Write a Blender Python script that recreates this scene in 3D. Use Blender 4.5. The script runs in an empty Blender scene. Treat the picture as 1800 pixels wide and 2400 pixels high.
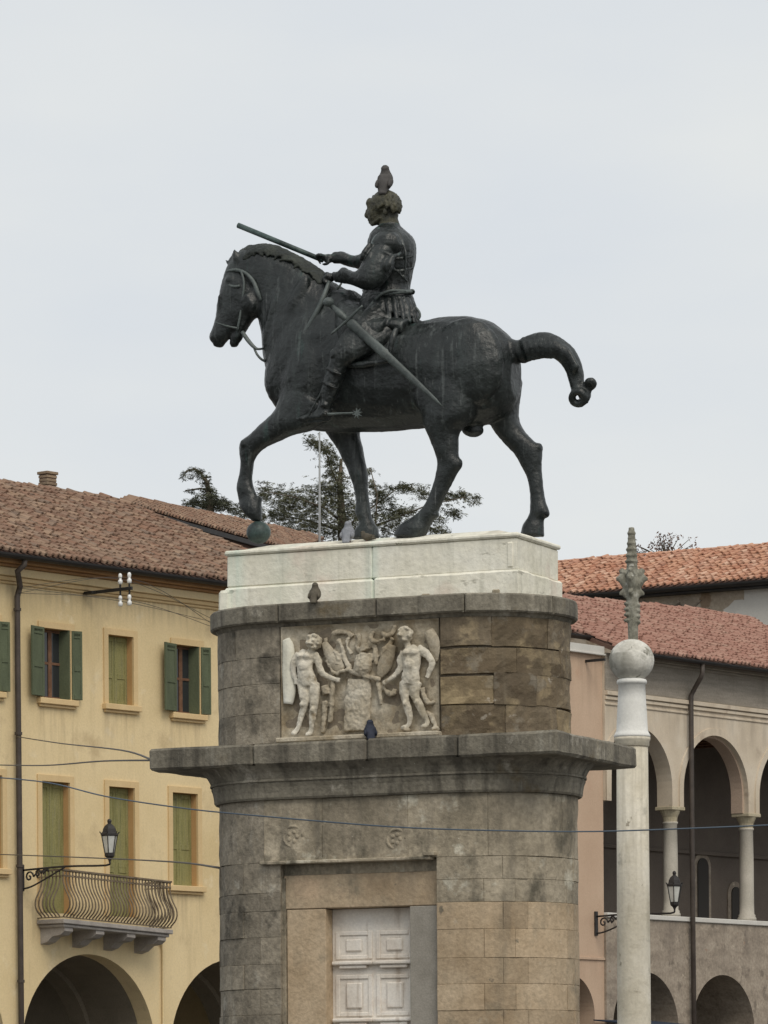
import bpy, bmesh, math, random
from mathutils import Vector as V, Matrix, noise as mnoise
random.seed(7)
sc = bpy.context.scene
col = sc.collection

# ------------------------------------------------------------------ camera, sky, sun, exposure
F, U0, V0 = 10400.0, 900.0, 2640.0          # focal length and principal point in photo pixels (1800 x 2400)
ROLL = math.radians(0.4)
CR, SR = math.cos(ROLL), math.sin(ROLL)
CAM = V((0, 0, 1.7))
cd = bpy.data.cameras.new('camera'); cam = bpy.data.objects.new('camera', cd); col.objects.link(cam)
cd.sensor_fit = 'AUTO'; cd.sensor_width = 36.0; cd.lens = 36.0 * F / 2400.0
cd.shift_x = 0.0; cd.shift_y = (V0 - 1200.0) / 2400.0
cd.clip_start = 0.5; cd.clip_end = 6000
right, up, back = V((CR, 0, -SR)), V((SR, 0, CR)), V((0, -1, 0))
cam.matrix_world = Matrix(((right.x, up.x, back.x, CAM.x), (right.y, up.y, back.y, CAM.y), (right.z, up.z, back.z, CAM.z), (0, 0, 0, 1)))
sc.camera = cam

SUN_EL, SUN_AZ = math.radians(48), math.radians(158)   # azimuth clockwise from +Y: behind the camera, a little to the right
w = bpy.data.worlds.new('World'); sc.world = w; w.use_nodes = True
nt = w.node_tree; nt.nodes.clear()
def wn(t, **k):
    n = nt.nodes.new(t)
    for a, b in k.items(): setattr(n, a, b)
    return n
out = wn('ShaderNodeOutputWorld'); bg = wn('ShaderNodeBackground')
sky = wn('ShaderNodeTexSky', sky_type='NISHITA', sun_disc=False, sun_elevation=SUN_EL, sun_rotation=SUN_AZ)
sky.air_density = 1.0; sky.dust_density = 3.0
bg.inputs['Strength'].default_value = 0.1
tc = wn('ShaderNodeTexCoord'); mp = wn('ShaderNodeMapping'); mp.inputs['Scale'].default_value = (5.0, 5.0, 14.0)
nz = wn('ShaderNodeTexNoise'); nz.inputs['Scale'].default_value = 1.1; nz.inputs['Detail'].default_value = 5; nz.inputs['Roughness'].default_value = .5
rp = wn('ShaderNodeValToRGB')
rp.color_ramp.elements[0].position = .32; rp.color_ramp.elements[0].color = (6.75, 7.1, 7.45, 1)
rp.color_ramp.elements[1].position = .66; rp.color_ramp.elements[1].color = (7.6, 7.75, 7.65, 1)
mx = wn('ShaderNodeMix', data_type='RGBA'); mx.inputs['Factor'].default_value = 0.93   # cloud cover over the clear sky
L = nt.links.new
L(tc.outputs['Generated'], mp.inputs['Vector']); L(mp.outputs[0], nz.inputs['Vector']); L(nz.outputs[0], rp.inputs[0])
L(sky.outputs[0], mx.inputs[6]); L(rp.outputs[0], mx.inputs[7]); L(mx.outputs[2], bg.inputs['Color']); L(bg.outputs[0], out.inputs[0])
sl = bpy.data.lights.new('sun', 'SUN'); sl.energy = 1.5; sl.angle = math.radians(32); sl.color = (1.0, .93, .82)
so = bpy.data.objects.new('sun', sl); col.objects.link(so)
sd = V((math.sin(SUN_AZ) * math.cos(SUN_EL), math.cos(SUN_AZ) * math.cos(SUN_EL), math.sin(SUN_EL)))
so.rotation_euler = sd.to_track_quat('Z', 'Y').to_euler(); so.location = (0, 0, 60)
vs = sc.view_settings
vs.view_transform = 'Standard'; vs.look = 'None'; vs.exposure = 0.10; vs.gamma = 1.0; vs.use_curve_mapping = False
sc.cycles.max_bounces = 6

# ------------------------------------------------------------------ picture -> place
def ray(u, v):
    dx, dy = u - U0, V0 - v
    return V(((dx * CR + dy * SR) / F, 1.0, (-dx * SR + dy * CR) / F))
def atY(u, v, Y): return CAM + ray(u, v) * Y
def project(p):
    r = p - CAM
    x, y = r.x / r.y * F, r.z / r.y * F
    return U0 + x * CR - y * SR, V0 - (x * SR + y * CR)
def frame(origin, ang):
    """local x along a facade, y inward (away from the viewer), z up"""
    c, s = math.cos(ang), math.sin(ang)
    return Matrix(((c, -s, 0, origin.x), (s, c, 0, origin.y), (0, 0, 1, origin.z), (0, 0, 0, 1)))
def fpx(M, u, v, y=0.0):
    """local (x, z) of the point seen at u, v on the facade plane at local depth y"""
    n = V((M[0][1], M[1][1], 0)); o = M @ V((0, y, 0))
    d = ray(u, v); t = (o - CAM).dot(n) / d.dot(n)
    p = M.inverted() @ (CAM + d * t)
    return p.x, p.z

# ------------------------------------------------------------------ objects
WO = {}
def thing(name, label, cat, loc, group=None):
    o = bpy.data.objects.new(name, None); o.empty_display_size = .3; col.objects.link(o)
    o.location = loc; o['label'] = label; o['category'] = cat
    if group: o['group'] = group
    WO[o.name] = V(loc)
    return o
def link(name, me, mat, parent=None, M=None):
    o = bpy.data.objects.new(name, me); col.objects.link(o)
    if mat is not None and not me.materials: me.materials.append(mat)
    if parent is not None:
        o.parent = parent
        base = Matrix.Translation(-WO[parent.name])
        o.matrix_basis = base @ M if M else base
        WO[o.name] = M.translation.copy() if M else V((0, 0, 0))
    else:
        if M: o.matrix_basis = M
        WO[o.name] = V((0, 0, 0))
    return o
def mesh(bm, smooth=False, name='mesh', fix=True):
    if fix: bmesh.ops.recalc_face_normals(bm, faces=bm.faces)
    me = bpy.data.meshes.new(name); bm.to_mesh(me); bm.free()
    if smooth:
        for p in me.polygons: p.use_smooth = True
    return me
def put(name, bm, mat, parent=None, smooth=False, label=None):
    o = link(name, mesh(bm, smooth, name), mat, parent)
    if label: o['label'] = label
    return o
def tag(o, label, cat, group=None):
    o['label'] = label; o['category'] = cat
    if group: o['group'] = group
    return o
I4 = Matrix.Identity(4)
def box(bm, M, x0, x1, y0, y1, z0, z1, bev=0.0):
    vs_ = [bm.verts.new(M @ V((x, y, z))) for x in (x0, x1) for y in (y0, y1) for z in (z0, z1)]
    f = [(0, 1, 3, 2), (4, 6, 7, 5), (0, 4, 5, 1), (2, 3, 7, 6), (0, 2, 6, 4), (1, 5, 7, 3)]
    fs = [bm.faces.new([vs_[i] for i in q]) for q in f]
    if bev:
        es = list({e for q in fs for e in q.edges})
        bmesh.ops.bevel(bm, geom=es, offset=bev, segments=1, affect='EDGES')
def hexa(bm, pts):
    """8 points: bottom ring of 4 then top ring of 4"""
    vs_ = [bm.verts.new(p) for p in pts]
    for q in ((3, 2, 1, 0), (4, 5, 6, 7), (0, 1, 5, 4), (1, 2, 6, 5), (2, 3, 7, 6), (3, 0, 4, 7)):
        bm.faces.new([vs_[i] for i in q])
def lathe(bm, M, prof, n=20):
    rings = []
    for r, z in prof:
        rings.append([bm.verts.new(M @ V((r * math.cos(2 * math.pi * k / n), r * math.sin(2 * math.pi * k / n), z))) for k in range(n)])
    for a, b in zip(rings, rings[1:]):
        for k in range(n): bm.faces.new((a[k], a[(k + 1) % n], b[(k + 1) % n], b[k]))
    bm.faces.new(rings[0][::-1]); bm.faces.new(rings[-1])
def cat(a, b, c, d, t):
    return .5 * ((2 * b) + (c - a) * t + (2 * a - 5 * b + 4 * c - d) * t * t + (3 * b - a - 3 * c + d) * t ** 3)
def resample(st, k):
    """Catmull-Rom through rows of numbers / vectors"""
    if k <= 1 or len(st) < 3: return st
    o = []
    for i in range(len(st) - 1):
        a, b, c, d = st[max(i - 1, 0)], st[i], st[i + 1], st[min(i + 2, len(st) - 1)]
        for j in range(k):
            t = j / k
            o.append([cat(p, q, r, s_, t) for p, q, r, s_ in zip(a, b, c, d)])
    o.append(list(st[-1]))
    return o
def skin(bm, rings):
    rv = [[bm.verts.new(p) for p in r] for r in rings]
    n = len(rv[0])
    for a, b in zip(rv, rv[1:]):
        for k in range(n): bm.faces.new((a[k], a[(k + 1) % n], b[(k + 1) % n], b[k]))
    for r, flip in ((rv[0], True), (rv[-1], False)):
        c = bm.verts.new(sum((q.co for q in r), V()) / n)
        for k in range(n):
            t = (r[k], r[(k + 1) % n], c)
            bm.faces.new(t[::-1] if flip else t)
def tube(bm, pts, rad, n=8, k=1):
    pts = [list(p) + [rad[i] if isinstance(rad, (list, tuple)) else rad] for i, p in enumerate(pts)]
    pts = resample(pts, k)
    P = [V(p[:3]) for p in pts]; R = [max(p[3], .0005) for p in pts]
    rings = []; ref = None
    for i, p in enumerate(P):
        t = (P[min(i + 1, len(P) - 1)] - P[max(i - 1, 0)]).normalized()
        if ref is None:
            ref = t.cross(V((0, 0, 1)))
            if ref.length < .1: ref = t.cross(V((1, 0, 0)))
        ref = (ref - t * ref.dot(t)).normalized(); b2 = t.cross(ref)
        rings.append([p + (ref * math.cos(2 * math.pi * j / n) + b2 * math.sin(2 * math.pi * j / n)) * R[i] for j in range(n)])
    skin(bm, rings)
def ellipsoid(bm, M, rx, ry, rz, seg=14, rng=9):
    top = bm.verts.new(M @ V((0, 0, rz))); bot = bm.verts.new(M @ V((0, 0, -rz)))
    rows = []
    for i in range(1, rng):
        th = math.pi * i / rng
        rows.append([bm.verts.new(M @ V((rx * math.sin(th) * math.cos(2 * math.pi * j / seg), ry * math.sin(th) * math.sin(2 * math.pi * j / seg), rz * math.cos(th)))) for j in range(seg)])
    for a, b in zip(rows, rows[1:]):
        for j in range(seg): bm.faces.new((a[j], b[j], b[(j + 1) % seg], a[(j + 1) % seg]))
    for j in range(seg):
        bm.faces.new((top, rows[0][j], rows[0][(j + 1) % seg])); bm.faces.new((bot, rows[-1][(j + 1) % seg], rows[-1][j]))
def plate(name, outer, holes, y0, y1, M, mat, parent, label=None):
    """flat plate with holes: outlines in local (x, z), from depth y0 to y1"""
    cu = bpy.data.curves.new('c', 'CURVE'); cu.dimensions = '2D'; cu.fill_mode = 'BOTH'; cu.extrude = (y1 - y0) / 2
    for loop in [outer] + list(holes):
        sp = cu.splines.new('POLY'); sp.points.add(len(loop) - 1); sp.use_cyclic_u = True
        for q, (a, b) in zip(sp.points, loop): q.co = (a, b, 0, 1)
    ob = bpy.data.objects.new('c', cu); col.objects.link(ob)
    dg = bpy.context.evaluated_depsgraph_get(); me = bpy.data.meshes.new_from_object(ob.evaluated_get(dg))
    bpy.data.objects.remove(ob); bpy.data.curves.remove(cu)
    mid = (y0 + y1) / 2
    for vtx in me.vertices:
        a, b, c = vtx.co; vtx.co = M @ V((a, c + mid, b))
    me.flip_normals()
    for p in me.polygons: p.use_smooth = False
    me.materials.clear()
    o = link(name, me, mat, parent)
    if label: o['label'] = label
    return o
def remesh(bm, voxel, it=4, fac=.5):
    bmesh.ops.recalc_face_normals(bm, faces=bm.faces)
    me = mesh(bm, True, 'body', False); ob = bpy.data.objects.new('t', me); col.objects.link(ob)
    m = ob.modifiers.new('r', 'REMESH'); m.mode = 'VOXEL'; m.voxel_size = voxel; m.use_smooth_shade = True
    if it:
        s_ = ob.modifiers.new('s', 'SMOOTH'); s_.iterations = it; s_.factor = fac
    dg = bpy.context.evaluated_depsgraph_get(); r = bpy.data.meshes.new_from_object(ob.evaluated_get(dg))
    bpy.data.objects.remove(ob); bpy.data.meshes.remove(me)
    for p in r.polygons: p.use_smooth = True
    return r
def rect(x0, x1, z0, z1): return [(x0, z0), (x1, z0), (x1, z1), (x0, z1)]
def arch(cx, r, spring, base, n=28):
    return [(cx - r, base)] + [(cx - r * math.cos(math.pi * k / n), spring + r * math.sin(math.pi * k / n)) for k in range(n + 1)] + [(cx + r, base)]

# ------------------------------------------------------------------ materials
def nmat(name, cols, scale=2.0, rough=.85, bump=.25, bscale=30.0, streak=None, patch=None, var=.0, rnd='OBJ', metal=0.0, spec=.3, stretch=(1, 1, 1), fine=.12, stop=(.33, .67)):
    m = bpy.data.materials.new(name); m.use_nodes = True; t = m.node_tree; N = t.nodes; N.clear()
    def nd(tp, **k):
        n = N.new(tp)
        for a, b in k.items(): setattr(n, a, b)
        return n
    Lk = t.links.new
    o = nd('ShaderNodeOutputMaterial'); b = nd('ShaderNodeBsdfPrincipled'); Lk(b.outputs[0], o.inputs[0])
    b.inputs['Roughness'].default_value = rough; b.inputs['Metallic'].default_value = metal; b.inputs['Specular IOR Level'].default_value = spec
    g = nd('ShaderNodeNewGeometry')
    def noise(sc_, det=6, st=(1, 1, 1), ro=.6):
        v = g.outputs['Position']
        if st != (1, 1, 1):
            mm = nd('ShaderNodeMapping'); mm.inputs['Scale'].default_value = st; Lk(v, mm.inputs['Vector']); v = mm.outputs[0]
        n = nd('ShaderNodeTexNoise'); n.inputs['Scale'].default_value = sc_; n.inputs['Detail'].default_value = det; n.inputs['Roughness'].default_value = ro
        Lk(v, n.inputs['Vector']); return n.outputs[0]
    def ramp(src, stops):
        r = nd('ShaderNodeValToRGB'); e = r.color_ramp.elements
        while len(e) < len(stops): e.new(.5)
        for q, (p, c) in zip(e, stops): q.position = p; q.color = (*c, 1) if len(c) == 3 else c
        Lk(src, r.inputs[0]); return r.outputs[0]
    def mix(f, a, c, mode='MIX'):
        x = nd('ShaderNodeMix', data_type='RGBA', blend_type=mode)
        for s_, i in ((f, 0), (a, 6), (c, 7)):
            if isinstance(s_, (int, float)): x.inputs[i].default_value = s_
            elif isinstance(s_, tuple): x.inputs[i].default_value = (*s_, 1)
            else: Lk(s_, x.inputs[i])
        return x.outputs[2]
    k = len(cols)
    c = ramp(noise(scale, 7, stretch), [(stop[0] + (stop[1] - stop[0]) * i / max(k - 1, 1), cc) for i, cc in enumerate(cols)]) if k > 1 else None
    if c is None:
        rr = nd('ShaderNodeRGB'); rr.outputs[0].default_value = (*cols[0], 1); c = rr.outputs[0]
    for pt in (patch or []):        # (colour, noise scale, threshold, softness[, stretch])
        f = ramp(noise(pt[1], 5, pt[4] if len(pt) > 4 else (1, 1, 1)), [(pt[2], (0, 0, 0)), (pt[2] + pt[3], (1, 1, 1))])
        c = mix(f, c, pt[0])
    for stq in (streak or []):      # (colour, amount, threshold, xy scale, z scale)
        f = ramp(noise(1.0, 4, (stq[3], stq[3], stq[4])), [(stq[2], (0, 0, 0)), (stq[2] + .16, (stq[1],) * 3)])
        c = mix(f, c, stq[0])
    if fine: c = mix(1.0, c, ramp(noise(bscale, 4), [(.3, (1 - fine,) * 3), (.7, (1 + fine,) * 3)]), 'MULTIPLY')
    if var:
        src = nd('ShaderNodeObjectInfo').outputs['Random'] if rnd == 'OBJ' else g.outputs['Random Per Island']
        if isinstance(var, (list, tuple)):
            kk = len(var)
            c = mix(.62, c, ramp(src, [(i / (kk - 1), q) for i, q in enumerate(var)]))
        else: c = mix(1.0, c, ramp(src, [(0, (1 - var,) * 3), (1, (1 + var,) * 3)]), 'MULTIPLY')
    Lk(c, b.inputs['Base Color'])
    if bump:
        bn = nd('ShaderNodeBump'); bn.inputs['Strength'].default_value = bump; bn.inputs['Distance'].default_value = .02
        Lk(noise(bscale, 5), bn.inputs['Height']); Lk(bn.outputs[0], b.inputs['Normal'])
    m['bsdf'] = b.name
    return m

def add_stains(m, M, runs, colr, amount=.6, xs=9.0, th=(.42, .66)):
    """rain runs below ledges: runs = (x0, x1, z top, length) on the facade with frame M"""
    t = m.node_tree; N = t.nodes; Lk = t.links.new; b = N[m['bsdf']]
    src = b.inputs['Base Color'].links[0].from_socket
    def mth(op, a, c, cl=False):
        n = N.new('ShaderNodeMath'); n.operation = op; n.use_clamp = cl
        for i, q in enumerate((a, c)):
            if isinstance(q, (int, float)): n.inputs[i].default_value = q
            else: Lk(q, n.inputs[i])
        return n.outputs[0]
    g_ = N.new('ShaderNodeNewGeometry'); d = M.to_3x3() @ V((1, 0, 0))
    dp = N.new('ShaderNodeVectorMath'); dp.operation = 'DOT_PRODUCT'; dp.inputs[1].default_value = d; Lk(g_.outputs['Position'], dp.inputs[0])
    X = mth('SUBTRACT', dp.outputs['Value'], d.dot(M.translation)); sp = N.new('ShaderNodeSeparateXYZ'); Lk(g_.outputs['Position'], sp.inputs[0]); Z = sp.outputs[2]
    tot = None
    for x0, x1, zt_, ln in runs:
        h_ = (x1 - x0) / 2; ax_ = mth('ABSOLUTE', mth('SUBTRACT', X, (x0 + x1) / 2), 0)
        mx_ = mth('MULTIPLY', mth('SUBTRACT', h_, ax_), 8.0, True)
        mz = mth('DIVIDE', mth('SUBTRACT', Z, zt_ - ln), ln, True); top = mth('MULTIPLY', mth('SUBTRACT', zt_ + .02, Z), 60.0, True)
        k = mth('MULTIPLY', mth('MULTIPLY', mx_, mz), top); tot = k if tot is None else mth('MAXIMUM', tot, k)
    cb = N.new('ShaderNodeCombineXYZ'); Lk(mth('MULTIPLY', X, xs), cb.inputs[0]); Lk(mth('MULTIPLY', Z, .7), cb.inputs[2])
    n = N.new('ShaderNodeTexNoise'); n.inputs['Scale'].default_value = 1; n.inputs['Detail'].default_value = 4; Lk(cb.outputs[0], n.inputs[0])
    r = N.new('ShaderNodeMapRange'); r.inputs[1].default_value = th[0]; r.inputs[2].default_value = th[1]; r.inputs[4].default_value = amount; Lk(n.outputs[0], r.inputs[0])
    mm = N.new('ShaderNodeMix'); mm.data_type = 'RGBA'; Lk(mth('MULTIPLY', tot, r.outputs[0]), mm.inputs[0]); Lk(src, mm.inputs[6]); mm.inputs[7].default_value = (*colr, 1); Lk(mm.outputs[2], b.inputs['Base Color'])
# ------------------------------------------------------------------ ground
M_pave = nmat('paving', [(.085, .08, .075), (.13, .125, .115)], .6, bump=.3, bscale=8)
bm = bmesh.new(); box(bm, I4, -1500, 1500, -300, 3000, -.5, 0)
g = put('piazza', bm, M_pave); g['kind'] = 'structure'

# ------------------------------------------------------------------ pedestal
TH = math.radians(24.0)
pc = atY(928, V0, 43.3)
PF = frame(V((pc.x, pc.y, 0)), -TH)                  # x towards the tail and the viewer, y away, z up
LST, RST = 1.89, .855
def zf(v, u=922, y=-RST): return fpx(PF, u, v, y)[1]
STONE = [(.19, .165, .125), (.29, .25, .19), (.37, .325, .25)]
M_stone = nmat('trachyte', [(.21, .18, .13), (.31, .265, .195), (.40, .345, .26)], 2.2, bump=.6, bscale=22, fine=.22, var=.2,
               patch=[((.46, .425, .34), 3.4, .58, .08), ((.13, .115, .085), 2.6, .55, .12, (1, 1, .6)), ((.58, .55, .47), 24, .72, .03)],
               streak=[((.10, .09, .072), .55, .54, 5, .7)])
M_dark = nmat('trachyte_weathered', [(.135, .12, .095), (.20, .18, .14), (.27, .245, .195)], 2.4, bump=.6, bscale=24, fine=.22, var=.12,
              patch=[((.38, .35, .29), 3.6, .6, .1), ((.15, .12, .075), 2.2, .6, .1), ((.60, .57, .50), 26, .73, .03)], streak=[((.065, .058, .046), .75, .5, 6, .6), ((.34, .32, .265), .55, .59, 9, .5)])
M_ochre = nmat('eroded_stone', [(.10, .075, .045), (.18, .135, .082), (.27, .21, .13)], 2.6, bump=.9, bscale=14, fine=.3,
               var=[(.10, .078, .052), (.19, .148, .095), (.31, .24, .14), (.115, .088, .058), (.215, .18, .13), (.10, .08, .056), (.155, .12, .08)],
               patch=[((.40, .31, .18), 2.3, .54, .06), ((.095, .065, .036), 3.1, .53, .06, (1, 1, 1.6)), ((.30, .27, .215), 3.7, .60, .06), ((.60, .54, .45), 6.5, .665, .04)], streak=[((.065, .052, .034), .65, .54, 6, .8), ((.36, .31, .22), .5, .62, 9, 1.2)])
M_lower = nmat('sandstone_courses', [(.33, .245, .155), (.41, .315, .21), (.47, .37, .255)], 1.8, bump=.45, bscale=26, fine=.16, var=.14,
               patch=[((.245, .205, .145), 2.2, .56, .16), ((.50, .37, .25), 1.3, .6, .15), ((.17, .145, .105), 6, .67, .06)], streak=[((.17, .145, .105), .45, .56, 5, .7), ((.52, .47, .38), .5, .64, 7, 5)])
M_left = nmat('grey_trachyte', [(.165, .142, .108), (.245, .213, .163), (.32, .28, .22)], 2.4, bump=.7, bscale=22, fine=.24, var=.22, patch=[((.36, .33, .27), 3.4, .62, .08), ((.10, .088, .068), 2.6, .56, .12)], streak=[((.075, .068, .055), .6, .54, 6, .7), ((.42, .40, .35), .6, .64, 10, 1.5)])
M_core = nmat('joint_mortar', [(.20, .165, .12), (.28, .235, .175)], 4, bump=.5)
M_marble = nmat('relief_marble', [(.25, .20, .13), (.41, .355, .265), (.55, .50, .405)], 2.0, bump=.6, bscale=30, fine=.2,
                patch=[((.29, .225, .14), 3.2, .55, .16)], streak=[((.20, .165, .115), .6, .62, 8, 1.0)])
M_door = nmat('door_marble', [(.60, .535, .46), (.73, .675, .60), (.79, .745, .68)], 1.8, bump=.2, bscale=40, fine=.08,
              streak=[((.36, .28, .21), .7, .56, 9, .8)], patch=[((.64, .53, .43), 2.2, .58, .15)])
M_jamb = nmat('grey_jamb', [(.25, .23, .195), (.315, .29, .25)], 5, bump=.2, bscale=60, fine=.12)
# white plinth with a verdigris run below the statue
M_white = nmat('white_stone', [(.68, .65, .535), (.77, .74, .63), (.81, .79, .70)], 1.6, bump=.5, bscale=16, fine=.08,
               patch=[((.42, .40, .33), 3.0, .64, .05, (1, 1, 2.5)), ((.70, .62, .52), 1.8, .58, .14), ((.25, .24, .20), 5.5, .71, .03, (1, 1, 2.5))], streak=[((.45, .44, .36), .5, .58, 8, .6)])
def add_green(m):
    t = m.node_tree; N = t.nodes; Lk = t.links.new; b = N[m['bsdf']]
    src = b.inputs['Base Color'].links[0].from_socket
    g_ = N.new('ShaderNodeNewGeometry'); dp = N.new('ShaderNodeVectorMath'); dp.operation = 'DOT_PRODUCT'
    d = PF.to_3x3() @ V((1, 0, 0)); dp.inputs[1].default_value = d; Lk(g_.outputs['Position'], dp.inputs[0])
    base = d.dot(PF.translation)
    tot = None
    for cx, wd, am in ((.02, .12, .4), (-1.45, .18, .4), (-.95, .3, .1)):
        s1 = N.new('ShaderNodeMath'); s1.operation = 'SUBTRACT'; Lk(dp.outputs['Value'], s1.inputs[0]); s1.inputs[1].default_value = base + cx
        ab = N.new('ShaderNodeMath'); ab.operation = 'ABSOLUTE'; Lk(s1.outputs[0], ab.inputs[0])
        mr = N.new('ShaderNodeMapRange'); mr.interpolation_type = 'SMOOTHSTEP'; mr.inputs[1].default_value = 0; mr.inputs[2].default_value = wd; mr.inputs[3].default_value = am; mr.inputs[4].default_value = 0
        Lk(ab.outputs[0], mr.inputs[0])
        if tot is None: tot = mr.outputs[0]
        else:
            a = N.new('ShaderNodeMath'); a.operation = 'MAXIMUM'; Lk(tot, a.inputs[0]); Lk(mr.outputs[0], a.inputs[1]); tot = a.outputs[0]
    mp_ = N.new('ShaderNodeMapping'); mp_.inputs['Scale'].default_value = (9, 9, .8); Lk(g_.outputs['Position'], mp_.inputs[0])
    n = N.new('ShaderNodeTexNoise'); n.inputs['Detail'].default_value = 5; n.inputs['Scale'].default_value = 1; Lk(mp_.outputs[0], n.inputs[0])
    r = N.new('ShaderNodeMapRange'); r.inputs[1].default_value = .34; r.inputs[2].default_value = .62; Lk(n.outputs[0], r.inputs[0])
    mu = N.new('ShaderNodeMath'); mu.operation = 'MULTIPLY'; Lk(tot, mu.inputs[0]); Lk(r.outputs[0], mu.inputs[1])
    mx_ = N.new('ShaderNodeMix'); mx_.data_type = 'RGBA'; Lk(mu.outputs[0], mx_.inputs[0]); Lk(src, mx_.inputs[6]); mx_.inputs[7].default_value = (.50, .68, .60, 1)
    Lk(mx_.outputs[2], b.inputs['Base Color'])
add_green(M_white)
add_stains(M_white, PF, [(-1.6, 1.6, 7.45, .35)], (.40, .385, .31), .6, 7, (.5, .66))
add_stains(M_lower, PF, [(-.9, 2.2, 5.0, 1.6)], (.17, .145, .11), .75, 5, (.45, .65))
add_stains(M_stone, PF, [(-2, 2, 5.0, .55)], (.115, .10, .075), .7, 4, (.42, .62))

ped = thing('pedestal', 'tall weathered stone pedestal with marble relief and blind door under the bronze horseman', 'pedestal', PF.translation.copy())
PER = 2 * LST + 2 * math.pi * RST
def stad(t, o, R=RST, Ls=LST, dx=0.0):
    t %= PER
    if t < LST: return V((-Ls / 2 + t / LST * Ls + dx, -R - o, 0))
    t -= LST; q = math.pi * RST
    if t < q:
        a = -math.pi / 2 + t / RST; return V((Ls / 2 + (R + o) * math.cos(a) + dx, (R + o) * math.sin(a), 0))
    t -= q
    if t < LST: return V((Ls / 2 - t / LST * Ls + dx, R + o, 0))
    t -= LST; a = math.pi / 2 + t / RST
    return V((-Ls / 2 + (R + o) * math.cos(a) + dx, (R + o) * math.sin(a), 0))
def ring_ts(t0, t1, step=.16):
    """stations from t0 to t1 that also hit the corners between straight and curved runs"""
    br = [k * PER + b for k in (-1, 0, 1) for b in (0, LST, LST + math.pi * RST, 2 * LST + math.pi * RST)]
    cuts = sorted([t0, t1] + [b for b in br if t0 + .02 < b < t1 - .02]); o = []
    for a, b in zip(cuts, cuts[1:]):
        n = max(1, round((b - a) / step)); o += [a + (b - a) * i / n for i in range(n)]
    return o + [t1]
def sblock(bm, t0, t1, z0, z1, o=0.0, ch=.012, rough=.0, depth=.14, dx=0.0, gap=.004):
    """one curved stone: chamfered outer face, sides running back into the core"""
    t0 += gap; t1 -= gap; z0 += gap; z1 -= gap
    ts = [t0] + ring_ts(t0 + ch, t1 - ch, .16 if rough < .02 else .07) + [t1]
    nz_ = 2 if rough < .004 else max(2, int((z1 - z0) / (.12 if rough < .02 else .055)))
    zs = [z0] + [z0 + ch + (z1 - z0 - 2 * ch) * i / nz_ for i in range(nz_ + 1)] + [z1]
    G = []
    for i, t in enumerate(ts):
        r = []
        for j, z in enumerate(zs):
            e = i in (0, len(ts) - 1) or j in (0, len(zs) - 1)
            oo = o - (ch if e else 0)
            if rough and not e:
                q = mnoise.noise(V((t * 5, z * 5, o * 9))) + .6 * mnoise.noise(V((t * 14, z * 14, 3)))
                oo += rough * q
            p = stad(t, oo, dx=dx); p.z = z; r.append(bm.verts.new(PF @ p))
        G.append(r)
    for a, b in zip(G, G[1:]):
        for j in range(len(zs) - 1): bm.faces.new((a[j], b[j], b[j + 1], a[j + 1]))
    B0 = []; B1 = []
    for t in ts:
        p = stad(t, o - depth, dx=dx); p.z = z0; B0.append(bm.verts.new(PF @ p))
        p = stad(t, o - depth, dx=dx); p.z = z1; B1.append(bm.verts.new(PF @ p))
    for i in range(len(ts) - 1):
        bm.faces.new((G[i + 1][0], G[i][0], B0[i], B0[i + 1])); bm.faces.new((G[i][-1], G[i + 1][-1], B1[i + 1], B1[i]))
    for i in (0, -1):
        for j in range(len(zs) - 1):
            if j == 0 and len(zs) == 2: break
        bm.faces.new([G[i][j] for j in range(len(zs))] + [B1[i], B0[i]])
def prism(bm, o, z0, z1, dx=0.0, lo=None):
    ts = ring_ts(0, PER - 1e-6, .12)[:-1]
    a = []; b = []
    for t in ts:
        p = stad(t, o if lo is None else lo, dx=dx); p.z = z0; a.append(bm.verts.new(PF @ p))
        p = stad(t, o, dx=dx); p.z = z1; b.append(bm.verts.new(PF @ p))
    n = len(ts)
    for i in range(n): bm.faces.new((a[i], a[(i + 1) % n], b[(i + 1) % n], b[i]))
    bm.faces.new(a[::-1]); bm.faces.new(b)
def t_of(u, v=1600, y=-RST): return fpx(PF, u, v, y)[0] + LST / 2

zP0 = zf(1266); zPm = zf(1352); zPb = zf(1403)             # white plinth: top, step, foot
zA1 = zf(1400); zA0 = zf(1446)                             # band under the plinth
zD0 = zf(1728)                                             # foot of the upper drum, top of the great slab
zS0 = zf(1781, 922, -1.06); zC0 = zf(1864); zFr = zf(2013)
zS1 = zf(1728, 922, -1.06)
zD0 = min(zD0, zS1 + .03)
# cores
bm = bmesh.new(); prism(bm, -.045, zD0 - .05, zA0 + .01); put('drum_core', bm, M_core, ped)
LX = .035; LO = .03
bm = bmesh.new()
prism(bm, -.30, .3, zC0 + .02, dx=LX)
put('shaft_core', bm, M_core, ped)
# band slab below the plinth
tj = [-2.2, t_of(650, 1420, -RST - .07), t_of(880, 1420, -RST - .07), t_of(1060, 1420, -RST - .07) + .1, LST + 1.05, LST + 2.2, LST + 3.6, PER - 2.2]
for a, b in zip(tj, tj[1:]):
    bm = bmesh.new(); sblock(bm, a, b, zA0, zA1, .075, .016, .006, .4); put('band_stone', bm, M_dark, ped)
bm = bmesh.new(); prism(bm, .02, zA0 - .035, zA0 + .004, lo=-.01); put('band_moulding', bm, M_dark, ped)
bm = bmesh.new(); prism(bm, -.1, zA0 + .03, zA1 - .012); put('band_core', bm, M_dark, ped)
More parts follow.
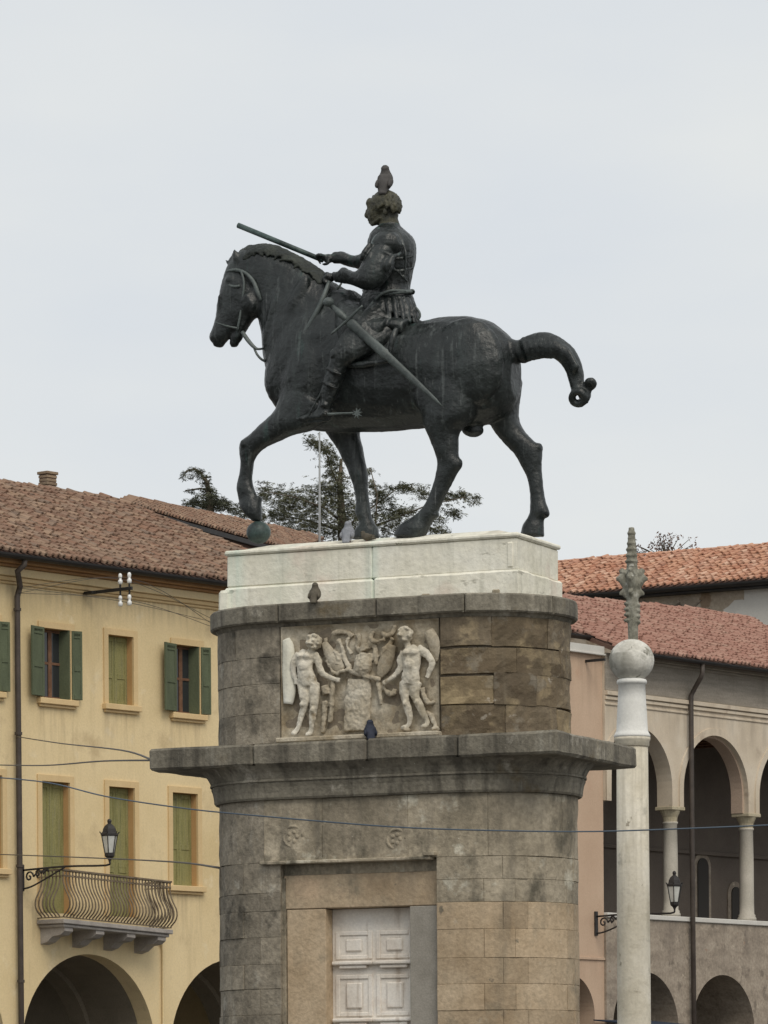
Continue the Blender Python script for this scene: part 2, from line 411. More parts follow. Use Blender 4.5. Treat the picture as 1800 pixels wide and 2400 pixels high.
# upper drum stones
tp0, tp1 = t_of(657), t_of(1031)
vs_c = [1446, 1525, 1588, 1659, 1730]
rnd = random.Random(3)
for a, b in zip(vs_c[1:], vs_c):
    z0, z1 = zf(a), zf(b) - (.03 if b == 1446 else 0)
    t = tp1 + .004
    end = PER + tp0 - .004
    cuts = [t]
    while t < end - .75:
        t += rnd.uniform(.42, .78); cuts.append(t)
    cuts.append(end)
    for p, q in zip(cuts, cuts[1:]):
        bm = bmesh.new(); left = p > LST + 3.2
        j0, j1 = (0, 0) if left else (rnd.uniform(-.02, .02) if a != 1730 else 0, rnd.uniform(-.02, .02) if b != 1446 else 0)
        sblock(bm, p, q, z0 + j0, z1 + j1, rnd.uniform(-.006, .006) if left else rnd.uniform(-.010, .006), .005, .006 if left else .022, gap=.0005)
        put('stone_block', bm, M_left if left else M_ochre, ped)
# relief panel
RP = PF @ Matrix.Translation((0, -RST, 0))
zr0, zr1 = zf(1724), zf(1450) - .02
x0, x1 = tp0 - LST / 2 + .008, tp1 - LST / 2 - .008
bm = bmesh.new()
nx_, nz2 = 80, 50; G = []
for i in range(nx_ + 1):
    r = []
    for j in range(nz2 + 1):
        x = x0 + (x1 - x0) * i / nx_; z = zr0 + (zr1 - zr0) * j / nz2
        e = i in (0, nx_) or j in (0, nz2)
        y = .0 if e else .035 - .035 * mnoise.noise(V((x * 4, 2, z * 4))) - .02 * mnoise.noise(V((x * 11, 7, z * 11)))
        r.append(bm.verts.new(RP @ V((x, y, z))))
    G.append(r)
for a, b in zip(G, G[1:]):
    for j in range(nz2): bm.faces.new((a[j], b[j], b[j + 1], a[j + 1]))
panel = put('relief_panel', bm, M_marble, ped, True)
bm = bmesh.new(); box(bm, RP, x0, x1, .05, .2, zr0, zr1); put('panel_backing', bm, M_core, ped)
bm = bmesh.new(); box(bm, RP, x0 - .02, x1 + .02, -.10, .03, zD0 - .01, zr0 + .02, .01); put('panel_ledge', bm, M_marble, ped)
def rq(x, y): return (640 + x * .25316, 1450 + y * .25316)       # pixels measured in an enlarged view of the relief
def rpt(x, y, d):
    a, b = fpx(PF, *rq(x, y), -RST); return RP @ V((a, d, b))
KR = .25316 / 240 / .955
def rl(bm, st, flat=.62):
    """limb of the relief: (x, y, radius px, depth)"""
    st = resample([list(s) for s in st], 3); rings = []
    P = [rpt(s[0], s[1], s[3]) for s in st]
    yd = (RP.to_3x3() @ V((0, 1, 0)))
    for i, s in enumerate(st):
        t = (P[min(i + 1, len(P) - 1)] - P[max(i - 1, 0)]).normalized()
        a = t.cross(yd).normalized()
        rings.append([P[i] + a * math.cos(2 * math.pi * k / 12) * s[2] * .9 * KR + yd * math.sin(2 * math.pi * k / 12) * s[2] * KR * flat for k in range(12)])
    skin(bm, rings)
def rb(bm, x, y, rx, rz, d, dep):
    p = rpt(x, y, d); ellipsoid(bm, Matrix.Translation(p) @ PF.to_3x3().to_4x4(), rx * KR, dep, rz * KR)
D = -.028
M_fig = nmat('figure_marble', [(.38, .33, .24), (.57, .52, .42), (.68, .635, .54)], 3.0, bump=.5, bscale=30, fine=.18, patch=[((.28, .215, .13), 4.2, .58, .10), ((.24, .22, .17), 2.4, .6, .1)], streak=[((.22, .18, .12), .6, .57, 9, 1.2)])
def rcast(me, a=.006):
    for q, nr_ in zip(me.vertices, [x.vector.copy() for x in me.vertex_normals]): q.co = q.co + nr_ * (a * mnoise.noise(q.co * 16) + a * .8 * mnoise.noise(q.co * 38))
    return me
bm = bmesh.new()    # left figure
rl(bm, [(330, 300, 60, D), (310, 360, 92, D), (310, 440, 86, D - .01), (320, 510, 84, D - .02), (335, 580, 98, D), (340, 630, 80, D)])
rl(bm, [(350, 320, 36, D), (385, 260, 36, D)]); rb(bm, 395, 222, 54, 64, D - .015, .06); rb(bm, 362, 232, 20, 16, D - .085, .02)
rl(bm, [(290, 610, 60, D), (300, 690, 52, D - .02), (312, 770, 42, D - .02), (290, 850, 38, D), (262, 940, 30, D), (240, 1020, 22, D), (215, 1060, 28, D - .02), (190, 1072, 20, D - .02)])
rl(bm, [(390, 600, 62, D), (400, 690, 56, D - .01), (395, 790, 44, D - .01), (380, 880, 42, D), (368, 970, 30, D), (362, 1040, 24, D), (350, 1070, 30, D - .02), (325, 1076, 18, D - .03)])
rl(bm, [(255, 325, 42, D), (215, 390, 40, D), (198, 450, 34, D), (205, 510, 30, D), (222, 575, 26, D), (228, 610, 26, D)])
rl(bm, [(385, 330, 44, D), (425, 390, 42, D), (440, 450, 36, D), (470, 510, 34, D), (530, 545, 28, D), (590, 566, 24, D), (630, 575, 26, D)])
for x, y, a_, b_, d_ in ((285, 350, 44, 34, .055), (345, 352, 44, 34, .055), (315, 450, 60, 60, .06), (292, 800, 24, 26, .03), (387, 850, 24, 26, .03)): rb(bm, x, y, a_, b_, D - .03, d_)
for k in range(16): rb(bm, 398 + 54 * math.cos(k * .42 - 2.2), 218 + 58 * math.sin(k * .42 - 2.2), 17, 17, D - .02 + .02 * math.sin(k * 2), .045)
rb(bm, 402, 240, 13, 10, D - .085, .03); rb(bm, 376, 214, 12, 6, D - .08, .02); rb(bm, 415, 212, 12, 6, D - .08, .02)
f1 = link('figure', rcast(remesh(bm, .009, 1)), M_fig, panel)
bm = bmesh.new()    # right figure
rl(bm, [(1270, 265, 60, D), (1290, 320, 95, D), (1300, 400, 92, D), (1295, 480, 84, D - .01), (1285, 560, 96, D), (1280, 610, 84, D)])
rl(bm, [(1265, 280, 36, D), (1245, 220, 36, D)]); rb(bm, 1240, 152, 52, 64, D - .015, .06); rb(bm, 1212, 155, 20, 16, D - .085, .02)
rl(bm, [(1232, 590, 58, D), (1225, 670, 50, D), (1238, 760, 42, D), (1262, 850, 40, D), (1278, 930, 28, D), (1262, 990, 24, D), (1235, 1010, 26, D - .02), (1205, 1015, 18, D - .02)])
rl(bm, [(1330, 590, 62, D), (1322, 680, 54, D), (1340, 750, 44, D), (1385, 840, 40, D), (1420, 920, 30, D), (1440, 970, 26, D), (1420, 995, 26, D - .02), (1390, 1000, 18, D - .02)])
rl(bm, [(1350, 280, 44, D), (1420, 320, 42, D), (1475, 385, 36, D), (1480, 440, 34, D), (1455, 500, 26, D), (1435, 550, 24, D)])
rl(bm, [(1225, 310, 42, D), (1190, 390, 38, D), (1195, 450, 32, D), (1140, 520, 28, D), (1080, 575, 24, D), (1030, 605, 24, D)])
for x, y, a_, b_, d_ in ((1262, 320, 44, 34, .055), (1330, 318, 44, 34, .055), (1292, 430, 60, 60, .06), (1242, 790, 24, 24, .03), (1352, 780, 24, 24, .03)): rb(bm, x, y, a_, b_, D - .03, d_)
for k in range(16): rb(bm, 1244 + 52 * math.cos(k * .42 - 3.4), 146 + 56 * math.sin(k * .42 - 3.4), 17, 17, D - .02 + .02 * math.sin(k * 2), .045)
rb(bm, 1222, 165, 13, 10, D - .085, .03)
f2 = link('figure', rcast(remesh(bm, .009, 1)), M_fig, panel)
bm = bmesh.new()    # wings
rl(bm, [(120, 190, 40, .0), (140, 260, 62, .0), (145, 380, 66, .0), (140, 480, 64, .0), (150, 600, 70, .0), (150, 700, 66, .0), (140, 790, 50, .0)], .45)
put('wing', bm, M_white, panel, True)
bm = bmesh.new()
rl(bm, [(470, 220, 34, .0), (530, 330, 60, .0), (590, 420, 70, .0), (640, 480, 44, .0)], .4)
put('wing', bm, M_marble, panel, True)
bm = bmesh.new()
rl(bm, [(1440, 110, 50, .0), (1480, 200, 66, .0), (1500, 300, 50, .0), (1500, 400, 24, .0)], .5)
put('wing', bm, M_marble, panel, True)
bm = bmesh.new()
rl(bm, [(1100, 240, 50, .0), (1060, 360, 74, .0), (1020, 460, 70, .0), (980, 540, 34, .0)], .4)
put('wing', bm, M_marble, panel, True)
bm = bmesh.new()    # trophy between the figures
rl(bm, [(845, 330, 86, D + .02), (845, 400, 92, D), (835, 480, 92, D), (820, 530, 60, D + .02)], .6)
rl(bm, [(830, 250, 60, .0), (850, 300, 60, .0)], .7); 
rt = random.Random(2)
for q in ([(600, 190), (640, 260), (650, 340), (690, 420), (720, 470)], [(560, 150), (600, 120), (680, 130), (740, 170)], [(700, 180), (690, 260), (730, 330)], [(930, 120), (900, 180), (960, 210), (1040, 190)], [(1000, 130), (1060, 160), (1110, 120), (1120, 60)], [(1110, 180), (1080, 230), (1040, 280), (1000, 360)], [(780, 140), (800, 200), (770, 260), (800, 300)], [(880, 230), (940, 260), (950, 340), (960, 430)], [(560, 300), (610, 360), (600, 430)], [(500, 380), (540, 450), (570, 520)], [(1010, 620), (1050, 680), (1110, 700), (1130, 650)], [(1380, 640), (1400, 720), (1450, 780), (1490, 760)], [(1410, 860), (1470, 900), (1500, 990)], [(480, 180), (500, 260), (480, 340)], [(690, 640), (700, 720), (680, 800)], [(860, 620), (880, 760), (870, 900)], [(740, 860), (800, 840), (870, 850)]):
    rl(bm, [(x, y, rt.uniform(15, 30), rt.uniform(-.012, .012)) for x, y in q], .8)
rl(bm, [(590, 510, 18, D + .01), (700, 480, 20, D), (800, 510, 22, D - .01), (900, 545, 22, D), (1000, 560, 18, D + .01)], .9)
rl(bm, [(560, 560, 20, D + .02), (550, 700, 24, D + .02), (540, 850, 26, .0), (530, 960, 24, .0)], .8)
rl(bm, [(970, 570, 20, D + .02), (990, 680, 24, D + .02), (1000, 800, 20, .0)], .8)
rl(bm, [(800, 560, 120, .0), (790, 680, 140, .0), (780, 800, 140, .0), (780, 940, 140, .0), (780, 1040, 140, .0)], .3)
rl(bm, [(480, 620, 40, .0), (500, 700, 44, .0)], .8); rl(bm, [(480, 760, 34, .01), (470, 900, 28, .01), (450, 1060, 26, .01)], .7)
rb(bm, 1500, 1020, 40, 26, .0, .05); rb(bm, 1240, 1030, 40, 20, -.02, .05)
link('trophy', rcast(remesh(bm, .009, 1), .010), M_marble, panel)

# great slab: three stones in front, the rest behind
HL, HW = 2.14, 1.06
zt0, zt1 = zS0, zS1
def slab_piece(x0, x1, y0, y1):
    bm = bmesh.new(); n = 8
    box(bm, PF, x0 + .003, x1 - .003, y0 + .003, y1 - .003, zt0, zt1, .022)
    bmesh.ops.subdivide_edges(bm, edges=[e for e in bm.edges if e.calc_length() > .5], cuts=5)
    for q in bm.verts:
        k = .010 * mnoise.noise(q.co * 3.1); q.co += V((k, k, k * 1.3))
    put('cornice_slab', bm, M_dark, ped)
xs = [-HL, -1.02, .18, 1.12, HL]
for a, b in zip(xs, xs[1:]):
    slab_piece(a, b, -HW, 0); slab_piece(a, b, 0, HW)
# cove moulding between slab and shaft
def prof_ring(bm, prof, dx):
    ts = ring_ts(0, PER - 1e-6, .12)[:-1]; rows = []
    for o, z in prof:
        r = []
        for t in ts:
            p = stad(t, o, dx=dx); p.z = z; r.append(bm.verts.new(PF @ p))
        rows.append(r)
    n = len(ts)
    for a, b in zip(rows, rows[1:]):
        for i in range(n): bm.faces.new((a[i], a[(i + 1) % n], b[(i + 1) % n], b[i]))
    bm.faces.new(rows[0][::-1]); bm.faces.new(rows[-1])
h = zS0 - zC0
bm = bmesh.new()
prof_ring(bm, [(-.1, zC0), (.065, zC0), (.078, zC0 + .02), (.082, zC0 + .2 * h), (.092, zC0 + .36 * h), (.108, zC0 + .48 * h), (.098, zC0 + .49 * h), (.098, zC0 + .53 * h), (.118, zC0 + .54 * h), (.118, zC0 + .60 * h), (.108, zC0 + .61 * h), (.118, zC0 + .68 * h),
               (.138, zC0 + .80 * h), (.17, zC0 + .92 * h), (.20, zS0 + .004), (-.1, zS0 + .004)], LX)
put('cornice_moulding', bm, M_dark, ped)
# frieze and courses of the shaft
t_l, t_r = t_of(660, 2100) - LX, t_of(1026, 2100) - LX
def course(z0, z1, tlist, mats, rough=.006, o=LO, jit=.006):
    for a, b in zip(tlist, tlist[1:]):
        bm = bmesh.new(); mm = mats(a, b) if callable(mats) else mats
        sblock(bm, a, b, z0, z1, o + rnd.uniform(-jit, jit), .0035, rough, .2, LX, .0008)
        put('stone_block', bm, mm, ped)
course(zFr + .002, zC0, [t_l - .17, t_l + .45, t_l + 1.35, LST + .35, LST + 1.15, LST + 1.9, LST + 3.0, LST + 3.9, PER - .75 + 0.0, PER + t_l - .17], lambda a, b: M_left if a > LST + 2.5 and b < PER + t_l - .1 else M_stone, .012)
vr = [2013, 2066, 2119, 2182, 2249, 2310, 2371, 2434, 2496, 2558]
vl = [2013, 2085, 2128, 2190, 2254, 2312, 2374, 2436, 2496, 2558]
for i in range(len(vr) - 1):
    a, b = zf(vr[i + 1]), zf(vr[i])
    off = .3 if i % 2 else .55
    tl = [t_r, t_r + .25 + off * .7, LST + .45 + off * .5, LST + 1.05 + off * .6, LST + 1.9 + off * .4, LST + 2.75]
    course(a, b, tl, M_lower if i > 1 else M_stone, .004, LO, .004 if i > 1 else .008)
    a, b = zf(vl[i + 1]), zf(vl[i])
    tl = [LST + 2.75, LST + 3.6, PER - 1.35, PER - 1.0 + off * .3, PER + t_l - .42 + .2 * (i % 2), PER + t_l]
    course(a, b, tl, M_left, .007, LO, .009)
zend = zf(2558, 922) 
bm = bmesh.new(); prof_ring(bm, [(.5, .0), (.5, .35), (.3, .36), (.3, .7), (.12, .72), (LO - .01, .9), (LO - .01, zend + .02)], LX); put('pedestal_base', bm, M_stone, ped)
# carved roundels worn into the frieze
for (zx, zy, r) in ((372, 470, .10), (808, 480, .095)):
    u, v = 480 + zx * .55455, 1700 + zy * .55455
    x, z = fpx(PF, u, v, -RST - LO); bm = bmesh.new()
    pts = [PF @ V((x + r * math.cos(a), -RST - LO + .014 + .008 * math.sin(3 * a), z + r * math.sin(a))) for a in [2 * math.pi * k / 18 for k in range(15)]]
    tube(bm, pts, .018, 6)
    for k in range(5):
        a = k * 1.256; ellipsoid(bm, Matrix.Translation(PF @ V((x + r * .45 * math.cos(a), -RST - LO + .012, z + r * .45 * math.sin(a)))), r * .26, .02, r * .26, 8, 5)
    put('carved_roundel', bm, M_stone, ped, True)
# ------- doorway
DF = PF @ Matrix.Translation((0, -RST, 0))
xl, xr = t_l + LX - LST / 2 + .003, t_r + LX - LST / 2 - .003
dl, dr = fpx(PF, 759, 2200, -RST)[0], fpx(PF, 957, 2200, -RST)[0]
zdt = fpx(PF, 860, 2126, -RST)[1]
zb = .9
bm = bmesh.new(); box(bm, DF, xl, xr, .055, .30, zdt + .33, zFr - .004); put('recess_stone', bm, M_stone, ped)
bm = bmesh.new(); box(bm, DF, xl, xr, .04, .30, zdt + .002, zdt + .328, .008); put('door_lintel', bm, M_lower, ped)
bm = bmesh.new(); box(bm, DF, xl + .03, dl, .045, .30, zb, zdt - .003, .006); put('door_jamb', bm, M_lower, ped)
bm = bmesh.new(); box(bm, DF, dr, xr, .035, .30, zb, zdt - .002, .006); put('door_jamb', bm, M_jamb, ped, label='grey smooth replaced jamb')
bm = bmesh.new(); box(bm, DF, xl - .02, xl + .026, .02, .3, zb, zdt + .3, .004); put('jamb_moulding', bm, M_stone, ped)
bm = bmesh.new(); box(bm, DF, t_l + LX - LST / 2 - .2, t_r + LX - LST / 2 - .04, -.055 - LO, .05, zFr - .022, zFr + .012, .008)
box(bm, DF, t_r + LX - LST / 2 - .11, t_r + LX - LST / 2 + .01, -.08 - LO, .05, zFr + .014, zFr + .05, .006); put('string_course', bm, M_stone, ped)
bm = bmesh.new(); box(bm, DF, dl + .002, dr - .002, .20, .34, zb, zdt - .004); dslab = put('blind_door', bm, M_door, ped)
mid = (dl + dr) / 2
for side in (0, 1):
    a, b = (dl + .035, mid - .02) if side == 0 else (mid + .02, dr - .035)
    zz = zdt - .16
    for k in range(5):
        hgt = .27 if k % 2 == 0 else .40
        z1_, z0_ = zz - .06, zz - .06 - hgt
        if z0_ < zb + .05: break
        bm = bmesh.new()
        for (p, q, r, s_) in ((a, a + .045, z0_, z1_), (b - .045, b, z0_, z1_), (a + .045, b - .045, z1_ - .04, z1_), (a + .045, b - .045, z0_, z0_ + .04)):
            box(bm, DF, p, q, .186, .203, r, s_, .006)
        box(bm, DF, a + .11, b - .11, .180, .203, z0_ + .075, z1_ - .075, .012)
        put('door_panel', bm, M_door, dslab)
        bm = bmesh.new(); box(bm, DF, a - .02, b + .02, .135, .203, z0_ - .055, z0_ - .018, .01); box(bm, DF, a + .05, b - .05, .155, .203, z0_ - .09, z0_ - .057, .008)
        put('door_ledge', bm, M_door, dslab)
        zz = z0_ - .09

# ------- white plinth
WL, WW = 3.07 / 2, 1.06 / 2
def wb(x0, x1, y0, y1, z0, z1, bev=.014, nz_=.005):
    bm = bmesh.new(); box(bm, PF, x0, x1, y0, y1, z0, z1, bev)
    bmesh.ops.subdivide_edges(bm, edges=[e for e in bm.edges if e.calc_length() > .3], cuts=9)
    for q in bm.verts:
        k = nz_ * mnoise.noise(q.co * 3.3) + nz_ * .6 * mnoise.noise(q.co * 11); q.co += V((k, k, k * .6))
    return bm
zPt = zf(1266, 922, -WW); zPst = zf(1354, 922, -WW); zPrim = zPt - .05
zAt = zA1 - .02
for a, b in ((-WL, .02), (.0205, WL)):
    put('plinth_block', wb(a, b, -WW, WW, zPst + .002, zPrim), M_white, ped)
put('plinth_rim', wb(-WL - .022, WL + .022, -WW - .022, WW + .022, zPrim + .002, zPt, .016, .006), M_white, ped)
for a, b in ((-WL - .02, .04), (.0405, WL + .035)):
    put('plinth_course', wb(a + (.0 if a < -1 else -.0015), b, -WW - .022 - .004 * (b > 1), WW + .022, zAt, zPst + .008 * (a > 0), .022, .016), M_white, ped)
bm = bmesh.new(); q = 0
a, b, z = WL - .02, WW - .02, zPt - .01
hexa(bm, [PF @ V(p) for p in ((-a, -b, z), (a, -b, z), (a, b, z), (-a, b, z), (-a + .3, -b + .3, z + .085), (a - .3, -b + .3, z + .085), (a - .3, b - .3, z + .085), (-a + .3, b - .3, z + .085))])
put('mortar_cap', bm, M_white, ped)
# broken foot of the plinth at the left end
bm = wb(-WL - .07, -WL + .06, -WW - .05, -WW + .2, zAt + .01, zPst - .02, .03, .03); put('broken_corner', bm, M_white, ped)
bm = wb(WL - .10, WL - .04, -WW - .012, -WW + .05, zPst + .03, zPrim - .04, .01, .004); put('corner_patch', bm, M_white, ped)
for k, (sx, wd) in enumerate(((-.9, .10), (-.55, .06), (.55, .09), (.72, .05), (.98, .13), (1.28, .08))):
    bm = wb(sx, sx + wd, -WW - .036, -WW + .02, zAt + .01, zAt + .035 + .02 * (k % 3), .01, .012); put('mortar_crumb', bm, M_stone, ped)
# ------------------------------------------------------------------ bronze horseman
M_bronze = nmat('bronze', [(.005, .0072, .007), (.0105, .014, .0135), (.020, .025, .024)], 2.2, rough=.38, bump=.5, bscale=22, spec=.5, metal=.0, fine=.3, stretch=(1.6, 1.6, .55),
                streak=[((.032, .04, .038), .6, .53, 5, .7), ((.10, .112, .108), .7, .59, 15, .9), ((.17, .18, .175), .8, .645, 34, 2.4), ((.03, .075, .064), .7, .61, 7, 1.0)])
M_bronze2 = nmat('bronze_worn', [(.045, .056, .054), (.08, .096, .092), (.125, .145, .138)], 4, rough=.5, bump=.3, bscale=40, spec=.5, fine=.2, streak=[((.03, .035, .033), .6, .55, 9, 1.2)])
M_rgreen = nmat('bronze_green_wash', [(.03, .05, .044), (.06, .095, .083)], 8, rough=.5, bump=.5, bscale=30, fine=.25)
M_mane = nmat('bronze_mane', [(.01, .013, .011), (.02, .024, .019), (.036, .041, .032)], 6, rough=.55, bump=.6, bscale=30, fine=.3)
M_olive = nmat('bronze_olive', [(.032, .032, .02), (.062, .058, .034), (.034, .035, .027)], 7, rough=.55, bump=.5, bscale=40, spec=.4, fine=.3)
M_verd = nmat('bronze_green', [(.016, .026, .025), (.04, .065, .06), (.085, .12, .11)], 5, rough=.5, bump=.3, bscale=40, spec=.45, fine=.2)
st = thing('equestrian_statue', 'dark green bronze horseman with raised baton riding a walking horse on the white plinth', 'statue', PF @ V((0, 0, zPt)))
AX = PF.to_3x3() @ V((0, 1, 0)); BX = PF.to_3x3() @ V((1, 0, 0)); CP = PF.translation
def H(u, v, l):
    d = ray(u, v); return CAM + d * (((CP + AX * l) - CAM).dot(AX) / d.dot(AX))
def hloft(bm, stn, k=3, n=20, e=2.2):
    rows = []
    for s in stn:
        uA, vA, uB, vB, l, rl_ = s[:6]
        a, b = H(uA, vA, l), H(uB, vB, l)
        c = (a + b) / 2; h_ = (a - b) / 2
        rows.append([*c, *h_, rl_])
    rows = resample(rows, k); rings = []
    for r in rows:
        c, h_, rr = V(r[:3]), V(r[3:6]), max(r[6], .004)
        R_ = []
        for j in range(n):
            th = 2 * math.pi * j / n; x, y = math.cos(th), math.sin(th)
            x = math.copysign(abs(x) ** (2 / e), x); y = math.copysign(abs(y) ** (2 / e), y)
            R_.append(c + h_ * x + AX * rr * y)
        rings.append(R_)
    skin(bm, rings)
PXM = 43.3 / F
def heb(bm, u, v, l, rx, rz, rl_, rot=0.0):
    M = Matrix.Translation(H(u, v, l)) @ PF.to_3x3().to_4x4() @ Matrix.Rotation(-rot, 4, 'Y')
    ellipsoid(bm, M, rx * PXM / .95, rl_, rz * PXM)
def htube(bm, pts, rpx, n=8, k=3):
    tube(bm, [H(*p) for p in pts], [r * PXM for r in rpx] if isinstance(rpx, (list, tuple)) else rpx * PXM, n, k)

def cast(me, a1, f1, a2, f2):
    for q, nr_ in zip(me.vertices, [x.vector.copy() for x in me.vertex_normals]):
        w_ = q.co; d = a1 * mnoise.noise(w_ * f1) + a2 * mnoise.noise(w_ * f2); q.co = w_ + nr_ * d
    return me
bm = bmesh.new()
# barrel
hloft(bm, [(640, 840, 642, 940, 0, .13), (656, 790, 664, 975, 0, .27), (700, 720, 715, 1005, 0, .345), (760, 690, 775, 1013, 0, .37), (840, 712, 850, 1013, 0, .40), (910, 742, 912, 1012, 0, .41),
           (980, 754, 965, 1006, 0, .41), (1038, 744, 1010, 1002, 0, .41), (1088, 741, 1070, 1004, 0, .41), (1132, 747, 1120, 1000, 0, .39), (1168, 764, 1160, 985, 0, .34), (1194, 790, 1190, 965, 0, .26), (1212, 830, 1208, 930, 0, .14)])
# neck and head
hloft(bm, [(835, 690, 650, 945, 0, .31), (772, 655, 626, 860, 0, .27), (727, 621, 617, 795, 0, .215), (692, 600, 611, 758, 0, .185), (648, 582, 606, 728, -.01, .165), (604, 578, 592, 700, -.02, .145), (572, 586, 582, 670, -.03, .125), (556, 596, 566, 640, -.03, .10)])
hloft(bm, [(556, 590, 590, 628, -.03, .07), (536, 622, 606, 670, -.04, .125), (524, 656, 613, 712, -.05, .14), (516, 690, 606, 738, -.06, .13), (511, 716, 590, 752, -.07, .115), (506, 744, 570, 773, -.08, .095), (499, 770, 545, 788, -.09, .085), (492, 790, 530, 800, -.09, .08), (496, 803, 524, 808, -.09, .06)])
hloft(bm, [(580, 752, 592, 742, -.07, .08), (560, 776, 574, 776, -.08, .065), (542, 790, 567, 794, -.09, .06), (540, 808, 558, 806, -.09, .045)])
heb(bm, 585, 708, -.11, 30, 34, .09, .3); heb(bm, 541, 655, -.145, 16, 10, .045, .2); heb(bm, 503, 789, -.155, 8, 6, .02); heb(bm, 512, 808, -.09, 14, 7, .06); heb(bm, 549, 808, -.09, 10, 7, .045)
heb(bm, 524, 730, -.14, 5, 40, .03, .15); heb(bm, 560, 715, -.145, 5, 36, .02, .45)
htube(bm, [(500 + 5 * math.cos(a), 788 + 4 * math.sin(a), -.165) for a in [k * .7 for k in range(10)]], 2.2, 6, 1); htube(bm, [(536, 664, -.17), (546, 668, -.18), (556, 662, -.175), (546, 656, -.18), (536, 662, -.17)], 2.4, 6)
htube(bm, [(515, 690, -.17), (511, 730, -.15), (505, 765, -.14)], [4, 3.5, 2.5], 6); htube(bm, [(575, 690, -.19), (590, 712, -.185), (590, 735, -.16)], [5, 6, 4], 6)
heb(bm, 690, 720, -.20, 22, 80, .07, -.45); heb(bm, 640, 740, -.17, 14, 80, .06, -.3)
# ears and forelock
htube(bm, [(560, 625, -.10), (553, 602, -.12), (549, 584, -.12)], [10, 9, 2], 8); htube(bm, [(566, 618, .05), (567, 598, .06), (568, 578, .06)], [9, 7, 1.5], 8)
for p in ([(558, 598, -.02), (546, 606, -.05), (535, 618, -.06), (529, 607, -.06)], [(556, 602, -.06), (548, 618, -.09), (541, 632, -.10), (533, 634, -.10)], [(562, 600, .02), (552, 596, .0), (546, 600, -.02), (541, 612, -.03)]):
    htube(bm, p, [8, 8, 5, 2], 8)
# shoulder, breast and haunch masses
heb(bm, 720, 880, -.27, 62, 105, .13, -.25); heb(bm, 660, 880, -.13, 40, 70, .16, -.1); heb(bm, 668, 890, .13, 36, 70, .16)
heb(bm, 1095, 850, -.27, 88, 105, .16, .2); heb(bm, 1132, 878, .20, 60, 84, .15); heb(bm, 1010, 930, -.33, 40, 60, .08, .35)
# near foreleg, lifted
hloft(bm, [(664, 900, 790, 965, -.24, .15), (648, 958, 735, 1006, -.26, .14), (614, 993, 686, 1020, -.27, .115), (586, 1021, 652, 1035, -.27, .10), (568, 1034, 616, 1052, -.27, .092), (562, 1052, 597, 1076, -.27, .082),
           (565, 1086, 592, 1100, -.27, .066), (560, 1118, 591, 1122, -.27, .06), (556, 1146, 594, 1143, -.27, .07), (561, 1172, 603, 1163, -.27, .064), (563, 1187, 612, 1177, -.27, .082), (575, 1206, 613, 1203, -.27, .082), (592, 1222, 611, 1221, -.27, .05)])
heb(bm, 577, 1042, -.30, 15, 14, .075); heb(bm, 606, 1172, -.27, 8, 10, .055)
# far foreleg
hloft(bm, [(715, 940, 850, 950, .18, .15), (766, 1015, 842, 1015, .22, .12), (789, 1047, 849, 1050, .23, .10), (809, 1089, 857, 1092, .23, .085), (821, 1115, 861, 1112, .23, .088), (829, 1138, 861, 1138, .23, .066), (835, 1178, 864, 1176, .23, .06),
           (834, 1204, 870, 1206, .23, .074), (842, 1226, 876, 1222, .23, .07), (832, 1242, 884, 1236, .23, .095), (824, 1264, 888, 1262, .23, .105)])
# near hind leg
hloft(bm, [(985, 880, 1150, 900, -.2, .2), (988, 955, 1112, 975, -.24, .19), (997, 1000, 1076, 1010, -.26, .15), (1010, 1032, 1073, 1040, -.26, .12), (1022, 1064, 1073, 1066, -.26, .10), (1026, 1085, 1083, 1090, -.26, .085), (1022, 1112, 1071, 1108, -.26, .075),
           (1014, 1140, 1052, 1146, -.26, .064), (1004, 1168, 1037, 1176, -.26, .06), (988, 1193, 1023, 1208, -.26, .072), (966, 1212, 1008, 1230, -.26, .072), (940, 1228, 1002, 1246, -.26, .10), (922, 1258, 990, 1264, -.26, .10)])
heb(bm, 1074, 1086, -.26, 10, 13, .06); heb(bm, 1022, 1206, -.26, 7, 9, .05)
# far hind leg
hloft(bm, [(1120, 900, 1222, 890, .15, .2), (1140, 965, 1212, 970, .2, .18), (1158, 1010, 1224, 1003, .22, .13), (1184, 1041, 1248, 1032, .22, .105), (1206, 1066, 1269, 1050, .22, .09), (1225, 1096, 1269, 1085, .22, .078), (1236, 1122, 1269, 1112, .22, .066),
           (1243, 1150, 1273, 1148, .22, .06), (1244, 1175, 1279, 1178, .22, .062), (1243, 1202, 1286, 1200, .22, .072), (1233, 1220, 1274, 1216, .22, .07), (1227, 1230, 1273, 1232, .22, .092), (1220, 1256, 1275, 1258, .22, .10)])
heb(bm, 1263, 1050, .22, 9, 12, .06); heb(bm, 1280, 1204, .22, 7, 9, .05)
heb(bm, 1108, 1008, .0, 27, 16, .09, -.1)
